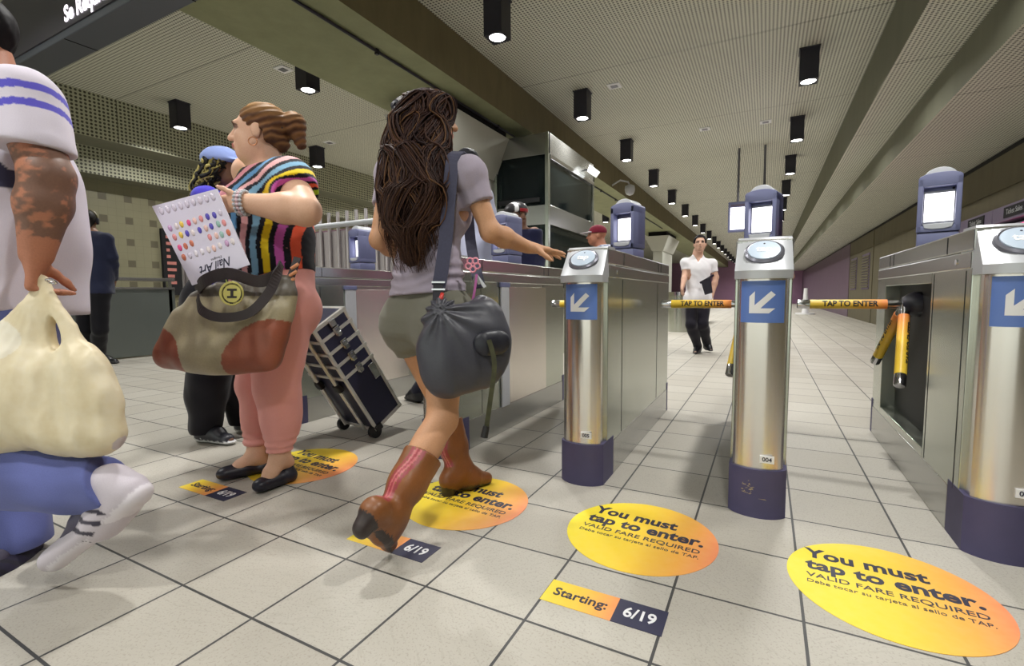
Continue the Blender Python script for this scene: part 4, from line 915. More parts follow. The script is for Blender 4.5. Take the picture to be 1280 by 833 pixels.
for k in range(5):
    a = k*2*PI/5+.3; cc = c0+RT*math.cos(a)*.017+DN*math.sin(a)*.017; mb.tube([cc+RT*math.cos(b)*.011+DN*math.sin(b)*.011 for b in [j*2*PI/12 for j in range(13)]], .0035, 8, cap=False)
mb.build('flower_ring', plain('pink_plastic', (232, 150, 168), .4), kc, smooth=True)
for k, (x, y, ln, mt) in enumerate(((598, 352, .04, 'chrome'), (604, 356, .045, 'padgrey'), (592, 354, .035, 'chrome'))):
    a = at(595, 344, 1.79); b = at(x, y, 1.785); ribbon(MB(), [a, a+(b-a)*.5, b, b+nrm_(b-a)*.012], .012, .003, RT).build('key', M[mt], kc)
mb = MB(); ribbon(mb, spline([at(596, 343, 1.79), at(593, 365, 1.77), at(587, 395, 1.755)], 6), .009, .003, RT); mb.build('lanyard', plain('magenta_cord', (150, 70, 128), .6), kc)
UP = np.array([0, 0, 1.])
# ================================================================== the woman in the striped top
fP = nrm_(-RT+.10*FW)
Q = dict(pel=at(343, 378, 2.27), chest=at(338, 258, 2.27), neck=at(333, 212, 2.27), head=at(324, 167, 2.22), shL=at(362, 224, 2.13), shR=at(312, 216, 2.44), elL=at(382, 264, 1.99), wrL=at(306, 254, 1.97), elR=at(330, 290, 2.55), wrR=at(296, 322, 2.42),
         hipL=at(350, 392, 2.17), hipR=at(342, 392, 2.38), knL=at(346, 486, 2.17), knR=at(322, 480, 2.36), anL=at(350, 572, 2.19), anR=at(321, 570, 2.33))
root = thing('person', 'woman in striped colourful top and pink trousers carrying a white board', 'person', (-2.05, 1.4, 0))
toeLP = at_z(329, 606, .03); toeRP = at_z(284, 592, .03)
body = torso_prims(Q['pel'], Q['chest'], Q['neck'], fP, (Q['hipL'], Q['hipR']), (Q['shL'], Q['shR']), r=(.205, .185, .18, .085), q=.84, butt=.035, belly=.10, bust=.07)
body += arm_prims(Q['shL'], Q['elL'], Q['wrL'], (.068, .062), (.060, .037), 'L')+arm_prims(Q['shR'], Q['elR'], Q['wrR'], (.07, .06), (.055, .036), 'R')
body += hand_prims(Q['wrL'], nrm_(-RT+DN*.05), FW, -1, .165, curl=(.35, .45, .5, .5), spread=.05, thumb=(.5, -.3))+hand_prims(Q['wrR'], nrm_(-RT+DN*.6), -FW, 1, .165, curl=(.6, .6, .6, .6))
body += leg_prims(Q['hipL'], Q['knL'], Q['anL'], toeLP, (.130, .088), (.077, .040), 'L')+leg_prims(Q['hipR'], Q['knR'], Q['anR'], toeRP, (.130, .088), (.077, .040), 'R')
body += head_prims(Q['head'], nrm_(-RT-.16*FW), s=1.10, neck=Q['neck'], nr=.060)+[ell(Q['head']+nrm_(-RT)*.03+np.array([0, 0, -.10]), [.05, .05, .035], k=.04, reg='head')]
sdf_mesh('body', body, .0058, M['skin'], [(222, 178, 150), (186, 108, 100), (128, 96, 84), (46, 34, 28), (92, 66, 50)], root)
CS = [(232, 176, 178), (130, 176, 206), (238, 206, 40), (196, 92, 178), (230, 92, 62), (176, 206, 44), (226, 150, 160), (96, 150, 196)]
def stripes(P, T, ci):
    u = (P-Q['chest'])@RT; w = -(P-Q['chest'])@DN; b = np.clip((w+.02)/.08, 0, 1)
    s = u*(1-b)+(u*.55-w*.85+.02)*b
    s = s+.004*np.sin(P[:, 2]*30)+.028; per = .048; n = np.floor(s/per); fr = s/per-n; n = n.astype(int) % len(CS)
    c = np.array([s2l(x) for x in CS])[n]; k = s2l((26, 24, 34)); T[:] = np.where((fr < .58)[:, None], c, np.array(k)); return T
top = grow(body, .012, 0, ('torso',))+grow(body, .016, 0, ('uparmL', 'uparmR'))+[cap(Q['neck']-UP*.05+FW*(-.05), Q['shL']+(Q['elL']-Q['shL'])*.25, .075, .085, k=.06), ell(Q['chest']+(0, 0, -.13)+fP*.02, [.20, .20, .16], k=.06)]
sdf_mesh('striped_top', top, .0055, M['cloth'], [(26, 24, 34)], root,
         clips=[(at(345, 352, 2.27), nrm_(DN+.28*RT)), lambda P: armside(P, Q['shL'], Q['elL'], .46, .16), lambda P: armside(P, Q['shR'], Q['elR'], .5, .14), (Q['neck']+(0, 0, -.02)+fP*.05, nrm_(np.array([0, 0, 1.])+fP*.12))],
         fold=lambda P: .004*wr(P, 26, 13, (.6, .6, 1.3)), colfn=stripes)
tr = grow(body, .010, 0, ('torso', 'thighL', 'thighR', 'calfL', 'calfR'))
def shade_trousers(P, T, ci): return T
sdf_mesh('pink_trousers', tr, .0058, M['cloth'], [(236, 166, 158)], root, clips=[(at(345, 325, 2.27), nrm_(-DN-.30*RT)), lambda P: np.where((P-(Q['knL']+Q['knR'])/2)@FW < 0, (P-at(350, 562, 2.2))@np.array([0, 0, -1.]), (P-at(321, 556, 2.33))@np.array([0, 0, -1.]))],
         fold=lambda P: .0035*wr(P, 30, 14, (.7, .7, 1.4))+.0035*np.exp(-((P[:, 2]-.17)/.06)**2)*np.sin(P[:, 2]*190))
for an, toe in ((Q['anL'], toeLP), (Q['anR'], toeRP)):
    q = nrm_((toe-an)*(1, 1, 0)); he = np.array([an[0], an[1], 0])-q*.035
    sh = [cap(he+(0, 0, .026), toe+q*.012+(0, 0, .0), .040, .034, k=.02, flat=((0, 0, 1), .78)), cap(he+(0, 0, .03), he+(0, 0, .055), .036, .032, k=.02), cap(toe-q*.07+(0, 0, .008), toe+(0, 0, .006), .042, .032, k=.02, flat=((0, 0, 1), .8))]
    cut = ell(an+q*.01+(0, 0, .03), [.052, .036, .06], np.array([q, np.cross(q, (0, 0, 1)), (0, 0, 1)]), k=.01, sub=True)
    sdf_mesh('flat_shoe', sh+[cut], .005, M['leather'], [(30, 28, 42)], root, clips=[((0, 0, .004), (0, 0, -1))])
r_, f_, u_ = axes_of(nrm_(-RT-.16*FW)); hc = Q['head']; HP = lambda x, y, z: hc+1.1*(r_*x+f_*y+u_*z)
hb = [ell(HP(0, -.022, .042), np.array([.083, .098, .083])*1.1, np.array([r_, f_, u_]), k=.02), cap(HP(0, -.09, .03), HP(0, -.135, .045), .04, .052, k=.02), cap(HP(0, -.14, .05), HP(0, -.165, -.035), .048, .024, k=.02), cap(HP(.06, -.05, -.02), HP(0, -.085, -.04), .035, .03, k=.03), cap(HP(-.06, -.05, -.02), HP(0, -.085, -.04), .035, .03, k=.03)]
pc = HP(0, .052, -.005); 
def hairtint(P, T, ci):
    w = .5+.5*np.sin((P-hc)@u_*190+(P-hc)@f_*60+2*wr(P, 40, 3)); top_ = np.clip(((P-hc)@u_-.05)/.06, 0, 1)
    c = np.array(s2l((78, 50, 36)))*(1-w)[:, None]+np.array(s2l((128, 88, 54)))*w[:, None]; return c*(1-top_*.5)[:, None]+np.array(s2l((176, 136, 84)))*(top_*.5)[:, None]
hair = sdf_mesh('hair', hb, .005, M['hairm'], [(96, 64, 44)], root, clips=[lambda P: -((P-HP(0, .058, .05))@nrm_(-f_*.9+u_*.62)), lambda P: np.where((P-hc)@f_ > -.045, (-.008-(P-hc)@u_), -1)], fold=lambda P: .0022*np.sin((P-hc)@u_*220+(P-hc)@f_*80), colfn=hairtint)
mb = MB().tube([HP(0, -.10, .035)+r_*math.cos(a)*.045+u_*math.sin(a)*.045 for a in [i*2*PI/14 for i in range(15)]], .007, 8, cap=False); mb.build('hair_tie', M['black'], root, smooth=True)
mb = MB(); c = HP(.092, -.005, -.048)
mb.tube([c+f_*math.cos(a)*.018+u_*(math.sin(a)*.018-.012) for a in [i*2*PI/16 for i in range(17)]], .0028, 6, cap=False)
c2 = HP(-.092, -.005, -.048); mb2 = MB().tube([c2+f_*math.cos(a)*.018+u_*(math.sin(a)*.018-.012) for a in [i*2*PI/16 for i in range(17)]], .0028, 6, cap=False)
M['gold'] = plain('gold', (214, 150, 110), .3, .8); mb.build('earring', M['gold'], root, smooth=True); mb2.build('earring', M['gold'], root, smooth=True)
br = None
for q in range(3):
    mb = MB(); cc = at(304-q*3.6+3, 254, 1.968)
    for i in range(18):
        a = i*2*PI/18; p = cc+DN*math.sin(a)*.047+FW*math.cos(a)*.044
        mb.loft([[p+Vector((math.cos(b)*math.cos(e), math.sin(b)*math.cos(e), math.sin(e)))*.0078 for b in [j*PI/3 for j in range(6)]] for e in (-1.2, -.5, .2, .8, 1.3)])
    mb.build('bead_bracelet', M['headlt'] if q != 1 else plain('pink_beads', (226, 196, 206), .35), root, smooth=True)
# nail-art board held in front
bd = thing('display_board', 'white board of painted nail samples held upside down by the woman in stripes', 'board', tuple(at(252, 296, 1.95)))
c4 = [at(190, 258, 1.97), at(271, 236, 1.93), at(312, 331, 1.90), at(240, 357, 1.94)]       # top left, top right, bottom right, bottom left
ex = nrm_(c4[1]-c4[0]); ez = nrm_(np.cross(ex, c4[3]-c4[0])); ey = np.cross(ez, ex); bw = np.linalg.norm(c4[1]-c4[0]); bh = np.linalg.norm(c4[3]-c4[0])
toward = -1 if (ez@FW) > 0 else 1; nb = ez*toward
BP = lambda u, v, n=0.: c4[0]*(1-u)*(1-v)+c4[1]*u*(1-v)+c4[2]*u*v+c4[3]*(1-u)*v+nb*n
MB().hexa([BP(0, 0, -.004), BP(1, 0, -.004), BP(1, 1, -.004), BP(0, 1, -.004), BP(0, 0), BP(1, 0), BP(1, 1), BP(0, 1)]).build('card', plain('white_card', (226, 222, 238), .5, var=.02), bd)
rs = random.Random(5); NC = [(230, 150, 150), (232, 80, 140), (90, 80, 190), (240, 206, 80), (60, 52, 60), (150, 190, 180), (240, 200, 190), (210, 120, 90), (236, 226, 226), (222, 214, 230), (238, 232, 240), (200, 160, 200)]
NM = [plain('nail_polish', c, .2, var=.05, coat=.4) for c in NC]
def nail(u, v, m, sc=1.):
    c = BP(u, v); a = nrm_(BP(u, v+.03)-BP(u, v-.03)); s_ = nrm_(np.cross(nb, a)); mb = MB()
    mb.loft([[c+a*(math.sin(t)*.0155*e*sc)+s_*(math.cos(t)*.0088*e*sc)+nb*h_ for t in [k*2*PI/12 for k in range(12)]] for e, h_ in ((1, 0), (.9, .003), (.5, .005), (.1, .0055))])
    mb.build('nail_sample', m, bd, smooth=True)
for i in range(9): nail(.10+i*.10, .085, NM[9], 1.15)
for r in range(4):
    for i in range(9):
        if r == 2 and i in (3, 4): continue
        nail(.10+i*.10+rs.uniform(-.01, .01), .30+r*.125+rs.uniform(-.008, .008), rs.choice(NM if r < 3 else NM[6:]))
def onboard(u, v): 
    x = nrm_(BP(u-.1, v)-BP(u+.1, v)); y = nrm_(np.cross(nb, x)); return frame(x, y, nb, BP(u, v, .0006))
text('lettering', 'Nail Art', .052, M['ink'], onboard(.50, .875), bd, shear=.35, bold=.0004, width=.145)
text('small_lettering', 'Designs', .014, M['ink'], onboard(.56, .80), bd, shear=.2, width=.05)
# big tan tote
tb = thing('tote_bag', 'large tan tote bag with brown leather corners carried by the woman in stripes', 'bag', tuple(at(275, 410, 1.95)))
tp = [cap(at(212, 444, 1.99), at(333, 446, 1.93), .058, .060, k=.06, flat=(FW, .95)), cap(at(222, 420, 1.98), at(342, 418, 1.93), .060, .060, k=.06, flat=(FW, .9)), cap(at(234, 395, 1.98), at(350, 390, 1.94), .052, .054, k=.06, flat=(FW, .8)), cap(at(250, 372, 1.98), at(358, 366, 1.95), .036, .040, k=.05, flat=(FW, .7)), cap(at(260, 362, 1.98), at(360, 350, 1.96), .018, .022, k=.03), ell(at(272, 446, 1.95), [.17, .075, .065], np.array([RT, FW, DN]), k=.06)]
def totetint(P, T, ci):
    d = P-at(272, 420, 1.95); x = d@RT; y = d@DN; lc = (np.hypot((x+.275)*1.0, (y-.12)) < .165) | (np.hypot((x-.245), (y-.12)) < .185)
    w = .5+.5*wr(P, 18, 21, (1.5, 1.5, .4)); T[:] = np.array(s2l((168, 156, 126)))*(.75+.4*w)[:, None]; T[:, 3] = 1
    L = np.array(s2l((146, 80, 58))); T[lc] = L*(.8+.35*w[lc])[:, None]; edge = (y < -.16); T[edge & ~lc] = np.array(s2l((96, 88, 76)))
    return T
sdf_mesh('bag_body', tp, .0056, M['leather'], [(160, 150, 122)], tb, fold=lambda P: .0025*wr(P, 20, 21, (1.6, 1.6, .35))+.003*np.sin((P@RT)*95+2*wr(P, 7, 2))*np.clip(1.2-((P-at(285, 360, 1.95))@DN)/.3, 0, 1), colfn=totetint)
M['darkbrown'] = plain('dark_brown_leather', (46, 36, 38), .5, var=.15)
ribbon(MB(), spline([at(247, 372, 1.90), at(252, 388, 1.865), at(275, 397, 1.85), at(310, 392, 1.85), at(335, 368, 1.86), at(347, 342, 1.875), at(352, 330, 1.90)], 7), .036, .007, DN).build('handle', M['darkbrown'], tb)
ribbon(MB(), spline([at(246, 366, 1.99), at(255, 352, 1.90), at(285, 342, 1.875), at(322, 352, 1.87), at(345, 345, 1.88)], 7), .046, .006, DN+.3*FW).build('handle', M['darkbrown'], tb)
ribbon(MB(), [at(372, 322, 1.98), at(366, 340, 1.97), at(360, 356, 1.965)], .030, .006, RT).build('strap', M['darkbrown'], tb)
mb = MB().tube([at(364, 336, 1.955), at(373, 330, 1.955)], .007, 8); mb.tube([at(362, 345, 1.95), at(371, 339, 1.95)], .007, 8); mb.tube([at(360, 354, 1.95), at(368, 348, 1.95)], .007, 8); mb.build('strap_stud', M['gold'], tb, smooth='auto')
mb = MB().disc(at(290, 367, 1.848), .047, -FW, .006, 36); em = mb.build('round_emblem', plain('brass_yellow', (196, 186, 104), .35, .4, var=.1), tb, .002); 
mb = MB()
ec = at(290, 367, 1.842)
ring = lambda r: [ec+RT*math.cos(a)*r+DN*math.sin(a)*r for a in [k*2*PI/36 for k in range(36)]]
R1, R2 = ring(.040), ring(.034); mb.add(R1+R2, [(k, (k+1) % 36, (k+1) % 36+36, k+36) for k in range(36)])
for (x0, x1, y0, y1) in ((-.018, .018, -.018, -.010), (-.005, .005, -.012, .012), (-.018, .018, .010, .018)):
    q = [ec+RT*x+DN*y for x, y in ((x0, y0), (x1, y0), (x1, y1), (x0, y1))]; mb.hexa(q+[p-FW*.002 for p in q])
e2 = mb.build('emblem_relief', M['darkbrown'], tb); e2.parent = em
# ================================================================== cropped man at the left edge
fM = nrm_(-RT+.05*FW)
K_ = dict(pel=at(-4, 420, 1.60), chest=at(-2, 225, 1.60), neck=at(-14, 95, 1.60), head=at(-32, 42, 1.60), shL=at(28, 128, 1.44), shR=at(-20, 128, 1.80), elL=at(60, 222, 1.40), wrL=at(46, 318, 1.40), elR=at(-50, 240, 1.85), wrR=at(-70, 330, 1.8),
          hipL=at(2, 425, 1.52), hipR=at(-6, 425, 1.70), knL=at(-8, 592, 1.42), anL=at(136, 609, 1.40), knR=at(2, 565, 1.66), anR=at(20, 676, 1.60))
toeM = at(80, 684, 1.415); toeMR = at_z(-28, 716, .03)
root = thing('person', 'man cut by the left frame edge in white T-shirt with two blue sleeve stripes', 'person', (-2.1, .6, 0))
body = torso_prims(K_['pel'], K_['chest'], K_['neck'], fM, (K_['hipL'], K_['hipR']), (K_['shL'], K_['shR']), r=(.19, .19, .20, .085), q=.86)
body += arm_prims(K_['shL'], K_['elL'], K_['wrL'], (.070, .060), (.062, .040), 'L')+arm_prims(K_['shR'], K_['elR'], K_['wrR'], (.066, .055), (.052, .034), 'R')
body += hand_prims(K_['wrL'], nrm_(DN-.10*RT), nrm_(RT*.75+FW*.5), -1, .195, curl=(1.35, 1.4, 1.4, 1.35), spread=.02, thumb=(.40, 1.0))+hand_prims(K_['wrR'], DN, -FW, 1, .19, curl=(.4, .4, .4, .4))
body += leg_prims(K_['hipL'], K_['knL'], K_['anL'], toeM, (.098, .068), (.062, .043), 'L')+leg_prims(K_['hipR'], K_['knR'], K_['anR'], toeMR, (.098, .068), (.062, .043), 'R')+head_prims(K_['head'], fM, s=1.06, neck=K_['neck'], nr=.062)
def tattoo(P, T, ci):
    a, b = K_['shL'], K_['wrL']; t = (P-a)@(b-a)/((b-a)@(b-a)); near = np.minimum(np.linalg.norm(P-(K_['elL']+(K_['shL']-K_['elL'])*np.clip((P-K_['elL'])@(K_['shL']-K_['elL'])/.05, 0, 1)[:, None]*.5), axis=1), 9) < 9
    m = (t > .28) & (t < .93) & (((P-K_['elL'])@FW) < .10) & (np.linalg.norm(P-K_['elL'], axis=1) < .24)
    n = wr(P, 75, 31)+.9*wr(P, 140, 32); w = np.clip((n+.45)/.4, 0, 1)*m*.66; T = T*(1-w)[:, None]+np.array(s2l((72, 70, 66)))*w[:, None]; T[P[:, 2] < .33] = s2l((84, 80, 100)); return T
sdf_mesh('body', body, .0055, M['skin'], [(178, 118, 92), (158, 98, 88), (244, 240, 238), (46, 34, 28), (30, 26, 26)], root, colfn=tattoo)
sh = grow(body, .030, 0, ('torso',))+[cap(K_['shL']+(0, 0, .0), at(44, 188, 1.41), .100, .094, k=.04), cap(K_['shR'], K_['shR']+(K_['elR']-K_['shR'])*.62, .10, .09, k=.04), cap(at(8, 300, 1.60), at(10, 385, 1.60), .225, .232, k=.06, flat=(FW, .72)), cap(at(10, 250, 1.6), at(10, 300, 1.6), .215, .22, k=.05, flat=(FW, .72))]
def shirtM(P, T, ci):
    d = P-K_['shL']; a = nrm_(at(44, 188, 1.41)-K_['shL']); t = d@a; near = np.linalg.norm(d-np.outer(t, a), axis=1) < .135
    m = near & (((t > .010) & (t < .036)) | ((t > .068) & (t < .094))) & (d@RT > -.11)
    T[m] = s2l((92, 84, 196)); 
    sleeve_shade = (~near | (t > .17)) & (P[:, 2] > at(10, 238, 1.5)[2]) & (P[:, 2] < at(10, 172, 1.5)[2]) & ((P-at(40, 200, 1.5))@RT < 0) & (t > .08); T[sleeve_shade] = s2l((64, 62, 88)); return T  # sleeve's shadow on the torso painted as a navy band
hemz = at(60, 392, 1.6)
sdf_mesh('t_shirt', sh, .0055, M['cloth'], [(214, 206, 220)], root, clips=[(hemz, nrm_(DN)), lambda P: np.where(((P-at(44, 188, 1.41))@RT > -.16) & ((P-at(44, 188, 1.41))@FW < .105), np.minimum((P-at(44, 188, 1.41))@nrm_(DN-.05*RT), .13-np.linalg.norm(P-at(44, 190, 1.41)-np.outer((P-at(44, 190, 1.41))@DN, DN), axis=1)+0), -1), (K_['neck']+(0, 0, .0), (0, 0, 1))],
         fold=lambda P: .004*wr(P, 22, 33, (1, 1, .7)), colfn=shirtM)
jn = grow(body, .018, 0, ('torso', 'thighL', 'thighR'))+grow(body, .026, 0, ('calfL', 'calfR'))+[cap(at(20, 590, 1.42), at(138, 606, 1.42), .085, .068, k=.05), cap(K_['knR'], K_['anR']+(0, 0, .01), .078, .084, k=.05)]
sdf_mesh('jeans', jn, .0058, M['cloth'], [(104, 112, 172)], root, clips=[(at(0, 385, 1.6), (0, 0, 1)), lambda P: np.where((P-at(40, 600, 1.42))@RT > 0, (P-at(150, 612, 1.42))@nrm_(RT*.8-DN*.45), -1), lambda P: np.where((P-at(60, 640, 1.6))@RT < 0, (.035-P[:, 2]), -1)],
         fold=lambda P: .008*wr(P, 22, 35, (1, 1, 1.2)), colfn=lambda P, T, ci: T*(.72+.5*(.5+.5*wr(P, 16, 36)))[:, None])
def trainer(an, toe, up, mat_cols, nm, h=.0055, L=1.):
    q = nrm_(toe-an+0); up = nrm_(up-q*(up@q)) ; sd_ = np.cross(q, up); he = an-up*.05-q*.02
    p = [cap(he, he+q*.10*L, .050, .049, k=.03), cap(he+q*.10*L, toe+q*.012, .049, .038, k=.03, flat=(up, .85)), cap(an+up*.01, he+q*.05, .050, .050, k=.03), cap(an, he+q*.13*L, .048, .044, k=.03), cap(he-up*.030, toe-up*.022, .046, .036, k=.006, col=1, flat=(up, .6))]
    def tint(P, T, ci):
        u = (P-he)@q; v = (P-he)@up; s_ = np.abs((P-he)@sd_)
        m = (ci == 0) & (s_ > .018) & (np.sin((u-.7*v)*150) > .35) & (u > .05) & (u < .17) & (v > -.02); T[m] = s2l(mat_cols[2]); return T
    return sdf_mesh(nm, p, h, M['cloth'], mat_cols, root, colfn=tint)
trainer(at(140, 606, 1.40), at(70, 694, 1.42), nrm_(-RT*.8-DN*.45), [(206, 198, 208), (226, 220, 228), (70, 66, 80)], 'trainer')
trainer(K_['anR'], toeMR, np.array([0, 0, 1.]), [(44, 40, 62), (60, 56, 70), (40, 38, 50)], 'trainer')
sdf_mesh('hair', [ell(K_['head']+(0, 0, .035)-fM*.014, [.088, .106, .092], np.array([np.cross(fM, (0, 0, 1)), fM, (0, 0, 1)]), k=.02), cap(K_['head']-fM*.05, K_['head']-fM*.05-(0, 0, .06), .065, .05, k=.03)], .006, M['hairm'], [(22, 18, 22)], root, clips=[lambda P: np.where((P-K_['head'])@fM > .02, .05-(P-K_['head'])[:, 2], -1)], fold=lambda P: .004*wr(P, 90, 6))
mb = MB(); rc = at(64, 352, 1.36); mb.tube([rc+RT*math.cos(a)*.011+DN*math.sin(a)*.005+FW*math.sin(a)*.010 for a in [i*2*PI/14 for i in range(15)]], .003, 8, cap=False); mb.build('ring', M['chrome'], root, smooth=True)
# plastic carrier bag
pb = thing('carrier_bag', 'thin cream plastic carrier bag hanging from the hand of the man at the left edge', 'bag', tuple(at(60, 480, 1.38)))
B1 = 1.385
pp = [cap(at(52, 352, 1.395), at(38, 440, B1), .016, .062, k=.03, flat=(FW, .7)), cap(at(54, 354, 1.395), at(112, 500, B1), .014, .078, k=.025, flat=(FW, .6)), cap(at(36, 390, B1), at(-10, 470, B1), .030, .085, k=.04, flat=(FW, .7)), ell(at(10, 500, B1), [.135, .10, .165], np.array([RT, FW, DN]), k=.05), cap(at(80, 547, B1), at(136, 546, B1), .048, .040, k=.03, flat=(FW, .95)), cap(at(100, 470, B1), at(110, 530, B1), .075, .085, k=.05, flat=(FW, .7)), cap(at(55, 470, B1), at(60, 530, B1), .06, .07, k=.05),
      dict(cap(at(66, 450, B1-.085), at(60, 575, B1-.095), .012, .022, k=.03), sub=True), ell(at(73, 418, B1), [.015, .14, .050], np.array([nrm_(RT-.28*DN), FW, nrm_(DN+.28*RT)]), k=.012, sub=True)]
def bagtint(P, T, ci):
    w = .5+.5*wr(P, 22, 41, (1.4, 1.4, .6)); c = np.array(s2l((206, 188, 146)))*(1-w)[:, None]+np.array(s2l((236, 224, 196)))*w[:, None]; d = P-at(60, 480, B1); x = d@RT; y = d@DN
    m = (np.hypot((x-.235)/.7, y-.20) < .055); c[m] = c[m]*.55+np.array(s2l((150, 140, 190)))*.45
    m = (y > .245) & (x > .02); c[m] = c[m]*.55+np.array(s2l((236, 200, 100)))*.45
    m = (np.hypot(x+.13, (y+.12)*1.4) < .09); c[m] = c[m]*.45+np.array(s2l((244, 240, 230)))*.55
    return c
pbm = M['plastic']
sdf_mesh('bag_film', pp, .0052, pbm, [(220, 205, 168)], pb, fold=lambda P: .005*wr(P, 24, 42, (1.5, 1.5, .5))+.003*np.abs(wr(P, 34, 44, (1.6, 1.6, .5)))-.001+.003*np.abs(np.sin(np.arctan2((P-at(48, 362, B1))@DN, (P-at(48, 362, B1))@RT)*16)), colfn=bagtint)
# ================================================================== trolley case
tc = thing('trolley_case', 'black and silver wheeled case with latched drawers tilted behind the pink trousers', 'trolley case', (-2.05, 2.13, 0))
phi, th = -.151, .554; CW, CD, CH = .354, .233, .739; O = np.array([-2.045, 2.128, .045])
wX = np.array([-math.cos(phi), -math.sin(phi), 0]); ln = np.array([math.sin(phi), -math.cos(phi), 0]); hX = math.cos(th)*np.array([0, 0, 1.])+math.sin(th)*ln; dX = np.cross(wX, hX); dX = dX if dX@ln < 0 else -dX
TP = lambda w, d, h: O+wX*w+dX*d+hX*h
def tbox(w0, w1, d0, d1, h0, h1, mb=None):
    mb = mb or MB(); return mb.hexa([TP(w0, d0, h0), TP(w1, d0, h0), TP(w1, d1, h0), TP(w0, d1, h0), TP(w0, d0, h1), TP(w1, d0, h1), TP(w1, d1, h1), TP(w0, d1, h1)])
M['caseblack'] = plain('case_black', (34, 34, 58), .45, var=.15, nscale=60); M['alu'] = steel('aluminium_trim', (228, 226, 222), .3, (1, 1, 1), .05, 0., .6)
lv = [0, .40, .485, .57, .655, CH]
for i in range(5): tbox(.004, CW-.004, .004, CD-.004, lv[i]+.003, lv[i+1]-.003).build('case_section', M['caseblack'], tc, .004)
e = .020
for (w0, d0) in ((0, 0), (CW-e, 0), (0, CD-e), (CW-e, CD-e)): tbox(w0, w0+e, d0, d0+e, 0, CH).build('corner_trim', M['alu'], tc, .004)
for hh in (0, CH-e):
    mb = MB(); tbox(0, CW, -.002, e, hh, hh+e, mb); tbox(0, CW, CD-e, CD+.002, hh, hh+e, mb); tbox(-.002, e, 0, CD, hh, hh+e, mb); tbox(CW-e, CW+.002, 0, CD, hh, hh+e, mb); mb.build('rim_trim', M['alu'], tc)
for z in lv[1:-1]:
    mb = MB(); tbox(-.003, CW+.003, -.003, .004, z-.009, z+.009, mb); tbox(-.003, .004, -.003, CD+.003, z-.009, z+.009, mb); mb.build('band_trim', M['alu'], tc)
    la = tbox(-.014, -.002, .095, .135, z-.022, z+.030).build('latch', M['chrome'], tc, .003); tbox(-.020, -.012, .10, .13, z-.028, z-.004).build('latch_tongue', M['chrome'], tc, .003).parent = la; tbox(-.018, -.012, .106, .124, z+.008, z+.022).build('latch_button', M['padring'], tc, .003).parent = la
z = .655; la = tbox(-.014, -.002, .095, .135, CH-.05, CH-.012).build('latch', M['chrome'], tc, .003)
tbox(-.010, -.001, .165, .21, .27, .37).build('badge', M['chrome'], tc, .003)
for w in (.085, .27):
    for a, b in ((.02, .33), (.35, CH-.03)): MB().tube([TP(w, -.018, a), TP(w, -.018, b)], .0105, 10).build('trolley_tube', M['alu'], tc, smooth='auto')
    tbox(w-.025, w+.025, -.034, -.002, .315, .365).build('tube_bracket', M['rubber'], tc, .006)
for w in (.02, CW-.02):
    MB().tube([TP(w-.016, .0, -.005)-0*hX, TP(w+.016, 0, -.005)], .040, 18).build('wheel', M['rubber'], tc, smooth='auto'); tbox(w-.03, w+.03, .0, .05, -.012, .03).build('wheel_housing', M['rubber'], tc, .006)
mb = MB(); mb.tube(spline([TP(.12, .11, CH), TP(.125, .11, CH+.022), TP(.18, .11, CH+.030), TP(.235, .11, CH+.022), TP(.24, .11, CH)], 5), .009, 8); mb.build('top_handle', M['rubber'], tc, smooth=True)
tbox(.02, CW-.02, .02, CD-.02, CH-.004, CH+.002).build('lid_inlay', M['caseblack'], tc, .002)
